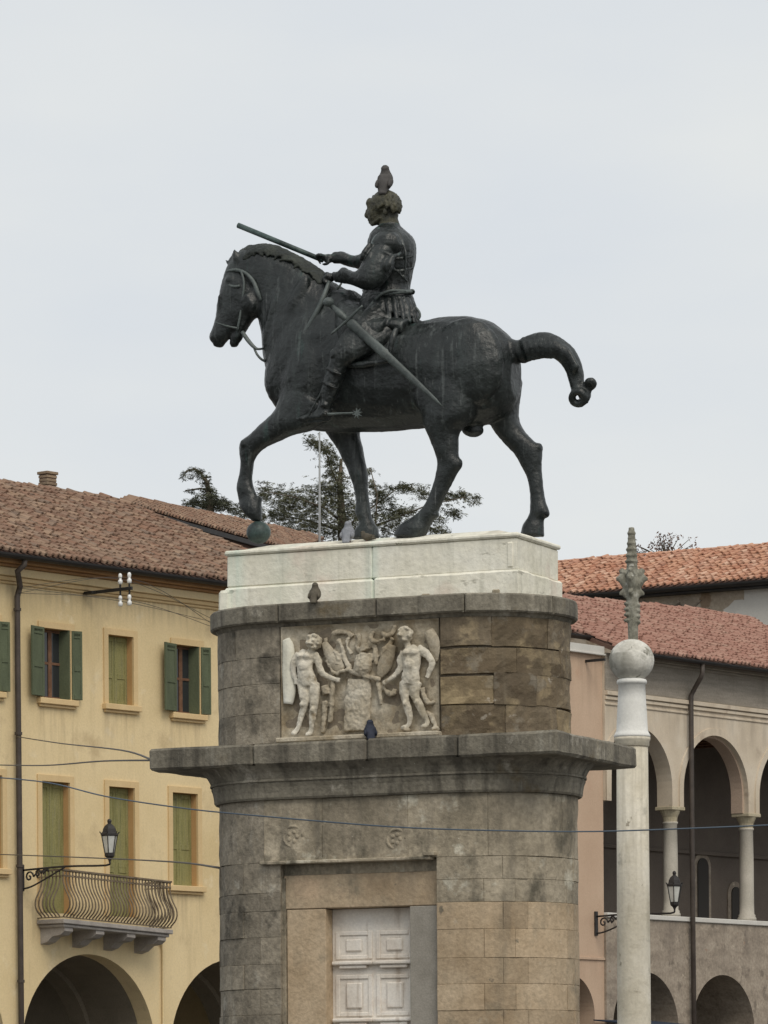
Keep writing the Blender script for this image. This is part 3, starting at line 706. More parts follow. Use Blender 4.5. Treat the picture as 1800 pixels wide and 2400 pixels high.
# tail
hloft(bm, [(1195, 790, 1200, 840, 0, .10), (1212, 797, 1222, 852, 0, .10), (1236, 788, 1238, 848, 0, .095), (1268, 778, 1264, 838, 0, .095), (1302, 784, 1290, 838, 0, .09), (1336, 806, 1312, 850, 0, .085), (1357, 838, 1326, 870, 0, .08), (1367, 872, 1333, 892, 0, .07), (1368, 897, 1339, 914, 0, .065), (1367, 914, 1342, 926, 0, .05)])
def loop(bm, u, v, l, R_, r):
    htube(bm, [(u + R_ * math.cos(a), v + R_ * math.sin(a), l + .03 * math.sin(a)) for a in [2 * math.pi * k / 12 for k in range(13)]], r, 7, 1)
loop(bm, 1384, 900, -.02, 8.5, 8); loop(bm, 1355, 932, -.03, 15, 9); loop(bm, 1371, 924, .03, 9, 8)
htube(bm, [(1362, 905, 0), (1374, 912, 0), (1381, 930, 0), (1376, 947, .0)], [10, 7, 5, 2], 7)
for k in range(13):     # locks along the tail
    t = k / 12; P_ = [(1232, 790, 846), (1268, 780, 838), (1302, 788, 838), (1335, 810, 850), (1352, 845, 872)]
    q = t * 3.99; i = int(q); f = q - i; a, b = P_[i], P_[i + 1]
    u = a[0] + (b[0] - a[0]) * f; vt = a[1] + (b[1] - a[1]) * f; vb = a[2] + (b[2] - a[2]) * f
    htube(bm, [(u - 8, vt + 2, -.05), (u, (vt + vb) / 2, -.105), (u + 8 - 16 * t, vb + 2, -.06)], [5, 8, 6], 6)
horse = link('horse', cast(remesh(bm, .014, 5, .5), .007, 7, .0025, 30), M_bronze, st)

# mane: clipped crest
bm = bmesh.new()
crest = resample([list(p) for p in ((562, 588), (580, 577), (602, 573), (630, 572), (658, 581), (694, 597), (726, 616), (750, 634), (768, 652))], 5)
for i, (u, v) in enumerate(crest):
    u2, v2 = crest[min(i + 1, len(crest) - 1)]; u1, v1 = crest[max(i - 1, 0)]
    t = V((u2 - u1, v2 - v1)).normalized(); nx, ny = -t.y, t.x
    if ny < 0: nx, ny = -nx, -ny
    j = 2 * math.sin(i * 1.7) + random.uniform(-8, 5)
    for sgn in (-1, 1):
        htube(bm, [(u + nx * 2, v + ny * 2, .015 * sgn), (u + nx * 14 + t.x * 4, v + ny * 14 + t.y * 4, .10 * sgn), (u + nx * (27 + j) - t.x * 6, v + ny * (27 + j) - t.y * 6, .15 * sgn)], [5, 5.5, 2.5], 7)
htube(bm, [(u + 2, v + 8, 0) for u, v in crest], 9, 8, 1)
link('mane', cast(remesh(bm, .011, 1), .008, 16, .004, 40), M_mane, st)

# ball under the lifted hoof
bm = bmesh.new(); heb(bm, 606, 1248, -.27, 28, 27, .115); put('ball', bm, M_verd, st, True)

# saddle
bm = bmesh.new()
hloft(bm, [(806, 720, 812, 800, 0, .24), (828, 704, 832, 846, 0, .40), (866, 718, 868, 856, 0, .47), (908, 740, 910, 850, 0, .475), (945, 752, 935, 800, 0, .44)], 3, 24, 2.6)
hloft(bm, [(780, 690, 792, 760, 0, .24), (800, 679, 812, 770, 0, .27), (830, 682, 838, 770, 0, .27), (846, 700, 850, 780, 0, .26)])
hloft(bm, [(925, 760, 925, 800, 0, .36), (955, 744, 945, 800, 0, .38), (985, 750, 965, 810, 0, .36)])
htube(bm, [(806, 852, -.44), (835, 856, -.465), (880, 850, -.47), (925, 842, -.46)], [6, 7, 7, 6]); htube(bm, [(930, 768, -.42), (918, 800, -.46), (912, 845, -.465)], [7, 7, 6])
link('saddle', cast(remesh(bm, .013, 2), .012, 7, .004, 30), M_bronze, st)

# rider
bm = bmesh.new()
hloft(bm, [(850, 752, 978, 758, 0, .30), (846, 722, 974, 728, 0, .29), (852, 702, 968, 706, 0, .25), (854, 690, 964, 692, 0, .215), (862, 666, 957, 674, 0, .19), (867, 640, 961, 648, 0, .205), (868, 606, 968, 612, 0, .235), (868, 575, 970, 580, 0, .26), (874, 554, 964, 556, 0, .25), (884, 539, 950, 541, 0, .19), (891, 528, 938, 530, 0, .105), (890, 512, 932, 514, 0, .09), (892, 500, 928, 500, 0, .085)])
# shoulders and arms
for s in (-1, 1):
    heb(bm, 905, 572, s * .26, 36, 32, .12); heb(bm, 892, 596, s * .30, 34, 24, .11, .5)
hloft(bm, [(876, 580, 925, 600, -.30, .11), (858, 606, 915, 640, -.35, .12), (842, 632, 886, 672, -.38, .115), (826, 636, 858, 680, -.37, .10), (806, 626, 830, 670, -.33, .085), (793, 636, 806, 664, -.27, .062), (781, 638, 786, 661, -.21, .05)])
hloft(bm, [(866, 582, 905, 620, .28, .11), (842, 598, 880, 640, .33, .115), (826, 598, 845, 632, .34, .09), (806, 590, 815, 624, .32, .075), (792, 590, 796, 618, .29, .055), (780, 592, 782, 618, .27, .05)])
# near hand: palm, curled fingers, thumb
heb(bm, 773, 651, -.17, 13, 11, .05)
for i, l in enumerate((-.215, -.185, -.155, -.13)): htube(bm, [(769, 646 + i, l), (760 - i, 651 + i, l), (762, 661, l), (768, 662, l)], [4.6, 4.4, 4.0, 3.2], 7)
htube(bm, [(775, 645, -.14), (766, 641, -.13), (759, 643, -.14)], [4.5, 4.2, 3], 7)
# far hand: fingers along the baton
heb(bm, 770, 606, .25, 14, 11, .05)
for i, l in enumerate((.215, .235, .26, .285)): htube(bm, [(764, 602 + 2 * i, l), (752 + i, 598 + 3 * i, l - .01), (742 + 2 * i, 600 + 4 * i, l - .015), (746 + 2 * i, 610 + 3 * i, l)], [4.6, 4.4, 4, 3], 7)
htube(bm, [(772, 612, .21), (764, 619, .20), (755, 619, .20)], [4.6, 4.2, 3], 7)
# thighs, legs, feet
for s in (-1, 1):
    q = 1 if s < 0 else 1.02
    hloft(bm, [(880, 705, 950, 775, s * .20, .13), (842, 742, 902, 812, s * .36, .135), (803, 785, 850, 838, s * .46, .115), (784, 815, 818, 855, s * .49, .10), (773, 848, 808, 868, s * .50, .085), (763, 885, 797, 902, s * .50, .088), (752, 922, 783, 935, s * .50, .07), (748, 945, 776, 956, s * .50, .058),
               (742, 962, 774, 982, s * .50, .055), (722, 970, 744, 985, s * .51, .052), (700, 978, 712, 987, s * .52, .04)])
    heb(bm, 789, 832, s * .53, 16, 17, .07, .3); heb(bm, 762, 950, s * .53, 10, 9, .05)
    htube(bm, [(693, 981, s * .52), (716, 988, s * .52), (745, 988, s * .52), (772, 983, s * .51)], [3.5, 4, 4, 4]); htube(bm, [(716, 986, s * .55), (736, 950, s * .57), (760, 905, s * .56), (790, 850, s * .54)], 2.6)
    htube(bm, [(752, 975, s * .56), (757, 968, s * .56), (765, 972, s * .56)], 3)
    # greave bands
    for v in (868, 900): htube(bm, [(764 + (868 - v) * .25, v - 6, s * .57), (782 + (868 - v) * .3, v + 4, s * .595), (800 + (868 - v) * .3, v + 10, s * .56)], 3)
# lappets of shoulder and skirt
for s in (-1, 1):
    for i in range(6):
        a = i / 5; u, v = 846 + 62 * a, 598 + 26 * a + 10 * math.sin(a * 3.1)
        htube(bm, [(u + 22 - 8 * a, v - 26, s * .37), (u + 8 - 4 * a, v - 6, s * .43), (u, v + 12, s * .43)], [6, 7.5, 4], 7)
    htube(bm, [(868, 585, s * .33), (895, 590, s * .40), (925, 600, s * .36), (938, 592, s * .28)], [4, 5, 5, 4])
for i in range(24):
    a = math.pi * 2 * i / 24; cx, cy = math.cos(a), math.sin(a)
    htube(bm, [(909 + 52 * cx, 694 + 4 * cx, .22 * cy), (911 + 60 * cx, 718 + 6 * cx, .28 * cy), (914 + 65 * cx, 752 + 7 * cx, .315 * cy)], [6, 7, 5], 7)
# armour ridges on the back and chest
for v in (628, 600): htube(bm, [(874, v, -.18), (905, v + 5, -.255), (945, v + 5, -.19), (968, v, -.06)], 3.2)
htube(bm, [(868, 575, -.20), (915, 620, -.26), (955, 660, -.14)], 3); htube(bm, [(935, 545, -.15), (950, 590, -.2), (948, 650, -.17)], 3)
# head
heb(bm, 899, 481, 0, 34, 33, .122); heb(bm, 884, 499, 0, 23, 29, .095); heb(bm, 873, 494, 0, 12, 20, .07); heb(bm, 877, 520, 0, 9, 8, .05); heb(bm, 868, 478, 0, 8, 14, .08)
htube(bm, [(866, 484, 0), (861, 497, 0), (858, 506, 0), (864, 510, 0)], [4, 5.5, 5, 4], 7); heb(bm, 865, 485, -.045, 5, 3.5, .028); heb(bm, 865, 485, .045, 5, 3.5, .028)
heb(bm, 866, 517, 0, 5, 2.4, .03); heb(bm, 867, 522, 0, 4.5, 2.4, .026); heb(bm, 903, 496, -.112, 5, 9, .02); heb(bm, 903, 496, .112, 5, 9, .02)
htube(bm, [(893, 510, -.085), (878, 522, -.05), (872, 526, 0)], 5); heb(bm, 918, 505, 0, 14, 22, .09)
rider = link('rider', cast(remesh(bm, .0095, 2, .45), .005, 10, .004, 34), M_bronze, st)
rider.data.materials.append(M_olive); rider.data.materials.append(M_rgreen)
zh, zs_ = H(905, 527, 0).z, H(905, 575, 0).z
for p in rider.data.polygons:
    if p.center.z > zh: p.material_index = 1
    elif p.center.z > zs_ and mnoise.noise(p.center * 6) > .28: p.material_index = 2
# hair in short locks
bm = bmesh.new()
heb(bm, 903, 476, 0, 34, 31, .125); heb(bm, 914, 492, 0, 18, 24, .11)
for i in range(90):
    a = i * 2.399; r = math.sqrt((i + .5) / 90)
    th = r * 2.05; x = math.sin(th) * math.cos(a); y = math.sin(th) * math.sin(a); z = math.cos(th)
    if x < -.5 and z < .22: continue
    if x < .2 and z < -.15: continue
    u, v, l = 902 + 34 * x, 477 - 32 * z, .126 * y
    htube(bm, [(u, v, l), (u + 3 * x + 2, v + 6, l * 1.04), (u + 2 * x, v + 11, l * 1.01)], [4, 4, 2], 6)
link('hair', remesh(bm, .011, 1), M_olive, st)

# belt and cord
bm = bmesh.new()
htube(bm, [(853, 681, .0), (864, 690, -.17), (905, 688, -.245), (945, 684, -.17), (966, 683, .0), (945, 682, .18), (900, 682, .24), (862, 680, .17), (853, 681, .0)], 4.5)
htube(bm, [(880, 702, -.265), (893, 690, -.28), (915, 681, -.27), (950, 682, -.16)], 3.2); htube(bm, [(846, 748, -.36), (860, 728, -.31), (875, 708, -.27)], 3.5)
loop(bm, 966, 684, -.02, 4, 3); htube(bm, [(970, 716, -.05), (982, 730, -.06), (984, 742, -.06), (978, 750, -.06)], 3)
put('belt', bm, M_bronze2, st, True)
# baton
bm = bmesh.new(); htube(bm, [(558, 528, .25), (757, 610, .25)], [6.6, 6.0], 12, 1); put('baton', bm, M_verd, st, True)
# sword
bm = bmesh.new()
P0, P1 = H(812, 748, -.55), H(1036, 951, -.50)
ax = (P1 - P0).normalized(); sidev = ax.cross(AX).normalized()
rings = []
for t, wd in ((0, 10), (.06, 12.5), (.12, 11), (.38, 11.5), (.40, 12.5), (.42, 10), (.7, 8), (.93, 4), (1, .8)):
    c = P0.lerp(P1, t); rings.append([c + sidev * math.cos(a) * wd * PXM + AX * math.sin(a) * max(wd * .42, 1) * PXM for a in [2 * math.pi * k / 10 for k in range(10)]])
skin(bm, rings); sword = put('sword', bm, M_bronze2, st, True)
bm = bmesh.new(); heb(bm, 770, 708, -.56, 13, 11, .05); put('pommel', bm, M_bronze2, sword, True)
bm = bmesh.new(); htube(bm, [(778, 716, -.555), (792, 730, -.56), (800, 737, -.56), (814, 750, -.55)], [3.5, 8, 8.5, 6], 8); put('grip', bm, M_bronze2, sword, True)
bm = bmesh.new(); htube(bm, [(776, 783, -.56), (800, 763, -.56), (816, 749, -.56), (832, 733, -.56), (850, 716, -.55)], [2.6, 3.4, 4.2, 3.4, 2.6], 8); put('guard', bm, M_bronze2, sword, True)
# spur
bm = bmesh.new(); htube(bm, [(765, 971, -.53), (800, 969, -.55), (830, 968, -.56)], [3.6, 2.6, 2.4], 6)
c = H(838, 969, -.56); vts = []
for d in (-.012, .012):
    rr = [bm.verts.new(c + PF.to_3x3() @ V(((13 if k % 2 == 0 else 5.5) * PXM * math.cos(math.pi * k / 8 + .2), d, (13 if k % 2 == 0 else 5.5) * PXM * math.sin(math.pi * k / 8 + .2)))) for k in range(16)]
    vts.append(rr)
for k in range(16): bm.faces.new((vts[0][k], vts[0][(k + 1) % 16], vts[1][(k + 1) % 16], vts[1][k]))
bm.faces.new(vts[0]); bm.faces.new(vts[1]); put('spur', bm, M_bronze2, st)
# bridle and reins
bm = bmesh.new()
htube(bm, [(568, 778, -.16), (580, 796, -.17), (594, 812, -.17), (604, 818, -.16), (616, 817, -.12)], [5, 5.5, 4.5, 3, 2.6]); htube(bm, [(594, 811, -.16), (602, 830, -.16), (614, 843, -.15), (626, 848, -.10)], 3)
htube(bm, [(626, 850, -.14), (660, 838, -.25), (700, 800, -.31), (735, 745, -.30), (757, 700, -.26), (772, 660, -.20)], [4, 6, 6, 6, 6, 5])
htube(bm, [(532, 636, -.14), (553, 633, -.17), (575, 640, -.17), (594, 660, -.18), (605, 688, -.175), (612, 705, -.16)], [3.5, 4.5, 4.5, 5, 5.5, 3])
htube(bm, [(530, 665, -.15), (548, 672, -.19), (562, 670, -.19)], 3.5); htube(bm, [(565, 636, -.18), (572, 665, -.19), (566, 720, -.17), (556, 776, -.16)], 3)
htube(bm, [(506, 756, -.15), (530, 764, -.18), (560, 770, -.16)], 2.6)
put('bridle', bm, M_bronze2, st, True)
bm = bmesh.new(); htube(bm, [(800, 664, -.1), (795, 672, -.12), (786, 683, -.12)], 2.5); put('rein', bm, M_bronze2, st, True)
# ------------------------------------------------------------------ shared building pieces
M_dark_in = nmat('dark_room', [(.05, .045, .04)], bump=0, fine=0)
M_gutter = nmat('gutter_metal', [(.014, .013, .013), (.026, .024, .023)], 3, rough=.55, bump=.1, spec=.4)
M_pipe = nmat('drainpipe_metal', [(.05, .04, .034), (.085, .068, .056)], 3, rough=.55, bump=.1)
M_iron = nmat('wrought_iron', [(.022, .02, .02), (.04, .036, .034)], 5, rough=.6, bump=.1)
M_glass = nmat('lamp_glass', [(.50, .50, .46), (.62, .62, .58)], 6, rough=.15, bump=.0, spec=.5, fine=.05)
M_pane = nmat('window_pane', [(.03, .032, .034)], rough=.12, bump=0, spec=.6, fine=0)
M_wood = nmat('window_wood', [(.12, .06, .035), (.20, .11, .065)], 6, bump=.2)
M_curtain = nmat('curtain', [(.30, .33, .38), (.42, .45, .5)], 5, bump=.2, stretch=(6, 6, .5))
def tilemat(name, cols, vals):
    ks = [nmat(name + s, cols, 3.0, rough=.9, bump=.4, bscale=22, var=vals, rnd=r, fine=.2, patch=[((.17, .15, .11), 1.6, .62, .12)]) for s, r in (('', 'OBJ'), ('_far', 'ISL'))]
    return ks
M_tileL = tilemat('brown_tiles', [(.16, .10, .07), (.23, .148, .105), (.285, .195, .14)], [(.125, .075, .052), (.275, .15, .098), (.185, .12, .085), (.38, .265, .18), (.205, .11, .072), (.295, .21, .15), (.165, .125, .098)])
M_tileU = tilemat('orange_tiles', [(.36, .18, .115), (.46, .25, .165), (.52, .31, .21)], [(.34, .125, .07), (.54, .31, .20), (.38, .17, .105), (.66, .46, .34), (.46, .22, .14), (.30, .15, .105), (.60, .37, .25)])
M_tileR = tilemat('red_tiles', [(.27, .145, .11), (.34, .19, .145), (.39, .235, .18)], [(.27, .125, .092), (.37, .20, .15), (.30, .155, .118), (.42, .265, .20), (.335, .18, .135)])
M_under = nmat('tile_bed', [(.10, .06, .045), (.15, .09, .07)], 4, bump=.3)

def tile_mesh(ln, wd, ht):
    bm = bmesh.new(); n = 5; R_ = []
    for (y, k, off) in ((0, 1.0, 0), (ln, .82, 0.0)):
        R_.append([bm.verts.new((wd / 2 * k * math.cos(math.pi * j / n), y, ht * k * math.sin(math.pi * j / n) + off)) for j in range(n + 1)])
    inner = [bm.verts.new(((wd / 2 - .034) * math.cos(math.pi * j / n), 0.002, (ht - .036) * math.sin(math.pi * j / n))) for j in range(n + 1)]
    deep = [bm.verts.new(((wd / 2 - .038) * math.cos(math.pi * j / n), .06, (ht - .04) * math.sin(math.pi * j / n))) for j in range(n + 1)]
    for j in range(n):
        bm.faces.new((R_[0][j], R_[0][j + 1], R_[1][j + 1], R_[1][j])); bm.faces.new((R_[0][j + 1], R_[0][j], inner[j], inner[j + 1])); bm.faces.new((inner[j + 1], inner[j], deep[j], deep[j + 1]))
    me = mesh(bm, False, 'roof_tile', False)
    return me
def tile_roof(roof, mats, place, inside, ncol, nrow, cpitch, rpitch, seed, extra=()):
    """place(x, y): roof metres -> (world point, across, upslope, normal)"""
    rr = random.Random(seed)
    protos = [tile_mesh(rpitch * 1.3, cpitch * rr.uniform(.66, .78), rr.uniform(.07, .09)) for _ in range(3)]
    for p in protos: p.materials.append(mats[0])
    items = []; coff = [rr.uniform(-.06, .06) for _ in range(ncol)]
    for i in range(ncol):
        for j in range(nrow):
            x, y = (i + .5) * cpitch, j * rpitch - .06 + (coff[i] if j else 0)
            if not inside(x, y + .1): continue
            p, e, g_, n_ = place(x + rr.uniform(-.022, .022), y + rr.uniform(-.04, .04) * (1 if j else .5))
            a = rr.gauss(0, .045); ta = rr.gauss(.075, .03)
            e2 = (e * math.cos(a) + g_ * math.sin(a)).normalized(); g2 = (g_ * math.cos(a) - e * math.sin(a)).normalized()
            g2 = (g2 * math.cos(ta) - n_ * math.sin(ta)).normalized(); n2 = e2.cross(g2)
            items.append((p + n_ * (.018 + .03 + rr.uniform(0, .018)), e2, g2, n2, rr.randrange(3)))
    for p, e, g_, n_ in extra: items.append((p, e, g_, n_, rr.randrange(3)))
    def key(it):
        u, v = project(it[0]); return (0 if (-20 < u < 1820 and 0 < v < 2400) else 1, it[0].y)
    def hid(it):
        u, v = project(it[0]); return 512 < u < 1335 and v > 1275
    items = [it for it in items]
    items.sort(key=lambda it: (1 if hid(it) else 0,) + key(it))
    bm = bmesh.new()
    for q, (p, e, g_, n_, k) in enumerate(items):
        M = Matrix(((e.x, g_.x, n_.x, p.x), (e.y, g_.y, n_.y, p.y), (e.z, g_.z, n_.z, p.z), (0, 0, 0, 1)))
        if q < 298: link('roof_tile', protos[k], None, roof, M)
        else:
            b0 = len(bm.verts); me = protos[k]
            vv = [bm.verts.new(M @ w_.co) for w_ in me.vertices]
            for f in me.polygons: bm.faces.new([vv[i] for i in f.vertices])
    if len(bm.verts):
        o = link('roof_tiles', mesh(bm, False, 'roof_tiles', False), mats[1], roof); o['kind'] = 'stuff'
    else: bm.free()
def inpoly(poly):
    def f(x, y):
        c = False; n = len(poly)
        for i in range(n):
            (x1, y1), (x2, y2) = poly[i], poly[(i + 1) % n]
            if (y1 > y) != (y2 > y) and x < (x2 - x1) * (y - y1) / (y2 - y1) + x1: c = not c
        return c
    return f
def plane_place(O, e, g_):
    n_ = e.cross(g_).normalized()
    return lambda x, y: (O + e * x + g_ * y, e, g_, n_)
def slab_poly(bm, pts, n_, th):
    a = [bm.verts.new(p) for p in pts]; b = [bm.verts.new(p - n_ * th) for p in pts]; k = len(pts)
    bm.faces.new(a); bm.faces.new(b[::-1])
    for i in range(k): bm.faces.new((a[(i + 1) % k], a[i], b[i], b[(i + 1) % k]))
def gutter(parent, M, x0, x1, y, z, r=.075, mat=None):
    bm = bmesh.new(); n = 8; rows = []
    for k in range(n + 1):
        a = math.pi + math.pi * k / n
        rows.append((r * math.cos(a), r * math.sin(a)))
    rows += [((r - .012) * math.cos(math.pi + math.pi * k / n), (r - .012) * math.sin(math.pi + math.pi * k / n)) for k in range(n, -1, -1)]
    A = [bm.verts.new(M @ V((x0, y + q[0], z + q[1]))) for q in rows]; B = [bm.verts.new(M @ V((x1, y + q[0], z + q[1]))) for q in rows]
    k = len(rows)
    for i in range(k): bm.faces.new((A[i], A[(i + 1) % k], B[(i + 1) % k], B[i]))
    bm.faces.new(A[::-1]); bm.faces.new(B)
    return put('gutter', bm, mat or M_gutter, parent)
def shutter_bm(M, w, h, th=.04, rail=(.36,), seed=0):
    """a panelled leaf: local x 0..w, z 0..h, y 0..th (front at 0)"""
    bm = bmesh.new(); box(bm, M, 0, w, .012, th, 0, h)
    sw = min(.075, w * .2)
    for a, b in ((0, sw), (w - sw, w)): box(bm, M, a, b, 0, .014, 0.001, h - .001, .003)
    for t in (0.0, 1.0) + tuple(rail):
        zc = min(max(t * h, .06), h - .06); box(bm, M, sw + .002, w - sw - .002, -.004, .013, zc - .055, zc + .055, .003)
    return bm

# ------------------------------------------------------------------ yellow house on the left
M_yel = nmat('yellow_plaster', [(.66, .515, .285), (.72, .57, .33), (.76, .61, .365)], .45, bump=.2, bscale=24, fine=.06, patch=[((.58, .45, .26), .9, .58, .14), ((.76, .63, .41), 1.6, .62, .1)], streak=[((.50, .385, .215), .45, .58, 2.4, .22), ((.46, .36, .21), .4, .64, 7, .35)])
M_trim = nmat('ochre_trim', [(.62, .45, .235), (.68, .51, .28)], 1.5, bump=.15, fine=.06)
M_reveal = nmat('orange_reveal', [(.50, .30, .13), (.57, .35, .16)], 2, bump=.15, fine=.06)
M_cornice = nmat('brown_cornice', [(.30, .165, .075), (.38, .22, .105)], 1.6, bump=.2, fine=.1)
M_shut = nmat('green_shutter', [(.085, .10, .06), (.115, .135, .08)], 4, bump=.2, fine=.12, stretch=(1, 1, .3))
M_shut2 = nmat('faded_green_shutter', [(.185, .175, .068), (.265, .245, .10), (.225, .21, .105)], 3, bump=.3, fine=.15, stretch=(5, 5, .4), streak=[((.33, .31, .19), .5, .6, 16, 1.2), ((.11, .12, .06), .5, .58, 12, .6)])
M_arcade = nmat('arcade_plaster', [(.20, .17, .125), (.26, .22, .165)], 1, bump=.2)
M_bstone = nmat('balcony_stone', [(.30, .27, .245), (.42, .385, .35)], 3, bump=.4, fine=.15)

LF = frame(V((*atY(0, V0, 95).xy, 0)), math.radians(50))
yh = thing('yellow_house', 'yellow plastered house with green shutters, balcony, arcade and brown tiled hip roof', 'house', LF @ V((0, 0, 0)))
lx = lambda u, v, y=0.0: fpx(LF, u, v, y)
sL, sR = -7.0, lx(785, 1500)[0]
EY = -.55
zE = lx(0, 1292, EY)[1]
zWT = zE - .02
# openings: (left u, right u, top v at left, sill v at left)
def op(u0, v0, u1, v1):
    a = lx(u0, v0); b = lx(u1, v1); return a[0], b[0], b[1], a[1]      # x0, x1, z sill, z head
up_open = [op(98, 1470, 164, 1642), op(408, 1509, 467, 1676), op(-62, 1449, -6, 1622)]
up_shut = [op(251, 1486, 312, 1655)]
lo = [op(96, 1829, 164, 2142), op(253, 1842, 316, 2150), op(402, 1856, 463, 2078), op(-60, 1812, 5, 2036)]
A1c = (lx(57, 2400)[0] + lx(358, 2400)[0]) / 2; zap = lx(199, 2236)[1]; z24 = lx(205, 2400)[1]
half = (lx(358, 2400)[0] - lx(57, 2400)[0]) / 2; rise = zap - z24; AR = (half * half + rise * rise) / (2 * rise); Asp = zap - AR
per = lx(405, 2400)[0] - lx(57, 2400)[0]
arcs = [A1c + per * k for k in (-2, -1, 0, 1, 2) if sL + AR < A1c + per * k < sR - AR]
holes = [rect(*o) for o in up_open + up_shut + lo]
out_ = [(sL, 0)]
for c in arcs: out_ += arch(c, AR, Asp, 0)
out_ += [(sR, 0), (sR, zWT), (sL, zWT)]
plate('wall', out_, holes, 0, .45, LF, M_yel, yh)
def ring_plate(name, o, m, y0, y1, mat, parent, bot=True):
    x0, x1, z0, z1 = o; e = .006
    outer = [(x0 - m, z0 - (0 if not bot else 0)), (x0 - m, z1 + m), (x1 + m, z1 + m), (x1 + m, z0), (x1 - e, z0), (x1 - e, z1 - e), (x0 + e, z1 - e), (x0 + e, z0)]
    return plate(name, outer, [], y0, y1, LF, mat, parent)
def window(o, kind, sill=True):
    x0, x1, z0, z1 = o; W = x1 - x0; Hh = z1 - z0
    w_ = ring_plate('window', o, .13, -.035, .02, M_trim, yh)
    rv = ring_plate('window_reveal', o, -.0001, .022, .34, M_reveal, w_)
    if sill:
        bm = bmesh.new(); box(bm, LF, x0 - .17, x1 + .17, -.13, .30, z0 - .13, z0 - .002, .012); box(bm, LF, x0 - .13, x1 + .13, -.07, .0, z0 - .19, z0 - .132, .01)
        put('sill', bm, M_trim, w_)
    if kind == 'shut':
        for a, b in ((x0 + .008, (x0 + x1) / 2 - .003), ((x0 + x1) / 2 + .003, x1 - .008)):
            put('shutter', shutter_bm(LF @ Matrix.Translation((a, .17, z0 + .01)), b - a, Hh - .02, rail=(.42,) if Hh < 2.2 else (.36, .40)), M_shut2, w_)
    else:
        mid_ = x0 + W * .53
        for a, b in ((x0 + .01, mid_), (mid_, x1 - .01)):
            bm = bmesh.new(); t = .055
            for q in ((a, a + t, z0 + .01, z1 - .01), (b - t, b, z0 + .01, z1 - .01)): box(bm, LF, q[0], q[1], .20, .25, q[2], q[3], .004)
            for z in (z0 + .012, z0 + Hh * .5, z1 - .068): box(bm, LF, a + t, b - t, .203, .247, z, z + .055)
            fr = put('sash', bm, M_wood, w_)
            bm = bmesh.new(); box(bm, LF, a + t, b - t, .222, .232, z0 + .067, z1 - .068); put('pane', bm, M_pane, w_)
        bm = bmesh.new(); n = 14
        for i in range(n):
            xa, xb = x0 + W * .04 + W * .3 * i / n, x0 + W * .04 + W * .3 * (i + 1) / n
            box(bm, LF, xa, xb - .004, .30 + .02 * (i % 2), .33 + .02 * (i % 2), z0 + .05, z1 - .05)
        put('curtain', bm, M_curtain, w_)
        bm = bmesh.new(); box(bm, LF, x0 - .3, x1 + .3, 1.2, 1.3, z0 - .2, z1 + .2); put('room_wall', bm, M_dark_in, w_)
        for side in (0, 1):      # bifold leaves folded back on the wall
            sw_ = W * .47
            if side == 0:
                M1 = LF @ Matrix.Translation((x0 - .02, -.10, z0 + .02)) @ Matrix.Rotation(math.radians(180 + 13), 4, 'Z')
                put('shutter', shutter_bm(M1 @ Matrix.Scale(-1, 4, (0, 1, 0)), .50, Hh - .03, rail=(.45, .93)), M_shut, w_)
            else:
                M1 = LF @ Matrix.Translation((x1 + .02, -.06, z0 + .02)) @ Matrix.Rotation(math.radians(-14), 4, 'Z')
                put('shutter', shutter_bm(M1, .26, Hh - .03, rail=(.45, .93)), M_shut, w_)
                M2 = LF @ Matrix.Translation((x1 - .012, -.02, z0 + .02)) @ Matrix.Rotation(math.radians(102), 4, 'Z')
                put('shutter', shutter_bm(M2, .31, Hh - .03, rail=(.45, .93)), M_shut, w_)
add_stains(M_yel, LF, [(o[0] - .2, o[1] + .2, o[2] - .13, 1.5) for o in up_open + up_shut] + [(lo[2][0] - .2, lo[2][1] + .2, lo[2][2] - .13, 1.6), (sL, sR, zE - .55, .7), (A1c - 2.3, A1c + 2.3, zap + 1.1, 1.2)], (.40, .31, .19), .55, 8, (.44, .66))
for o in up_open: window(o, 'open')
for o in up_shut: window(o, 'shut')
for k, o in enumerate(lo): window(o, 'shut', k >= 2)
# body, arcade, cornice
bm = bmesh.new(); box(bm, LF, sL, sR, 6.0, 9.0, 0, zWT - .1); box(bm, LF, sR - .46, sR - .004, .452, 6.0, 0, zWT - .1); put('rear_wall', bm, M_yel, yh)
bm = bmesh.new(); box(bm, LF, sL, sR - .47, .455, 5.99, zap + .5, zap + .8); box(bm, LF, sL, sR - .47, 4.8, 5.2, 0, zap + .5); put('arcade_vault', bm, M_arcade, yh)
for c in arcs:
    ob_ = [(c - AR, 0)] + arch(c, AR, Asp, 0)[1:-1] + [(c + AR, 0)]
    inner = [(c + AR - .12, 0)] + arch(c, AR - .12, Asp, 0)[1:-1][::-1] + [(c - AR + .12, 0)]
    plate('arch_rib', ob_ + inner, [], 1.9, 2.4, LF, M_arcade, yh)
    # soffit of the vault springing behind the opening
    bm = bmesh.new(); pr = [(c - AR * math.cos(math.pi * k / 20), Asp + AR * math.sin(math.pi * k / 20)) for k in range(21)]
    A_ = [bm.verts.new(LF @ V((x, .45, z + .004))) for x, z in pr]; B_ = [bm.verts.new(LF @ V((x, 1.9, z + .004))) for x, z in pr]
    for i in range(20): bm.faces.new((A_[i], A_[i + 1], B_[i + 1], B_[i]))
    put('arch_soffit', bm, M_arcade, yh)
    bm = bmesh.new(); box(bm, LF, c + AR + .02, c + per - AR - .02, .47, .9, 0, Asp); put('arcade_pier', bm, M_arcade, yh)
zc = zE - .02
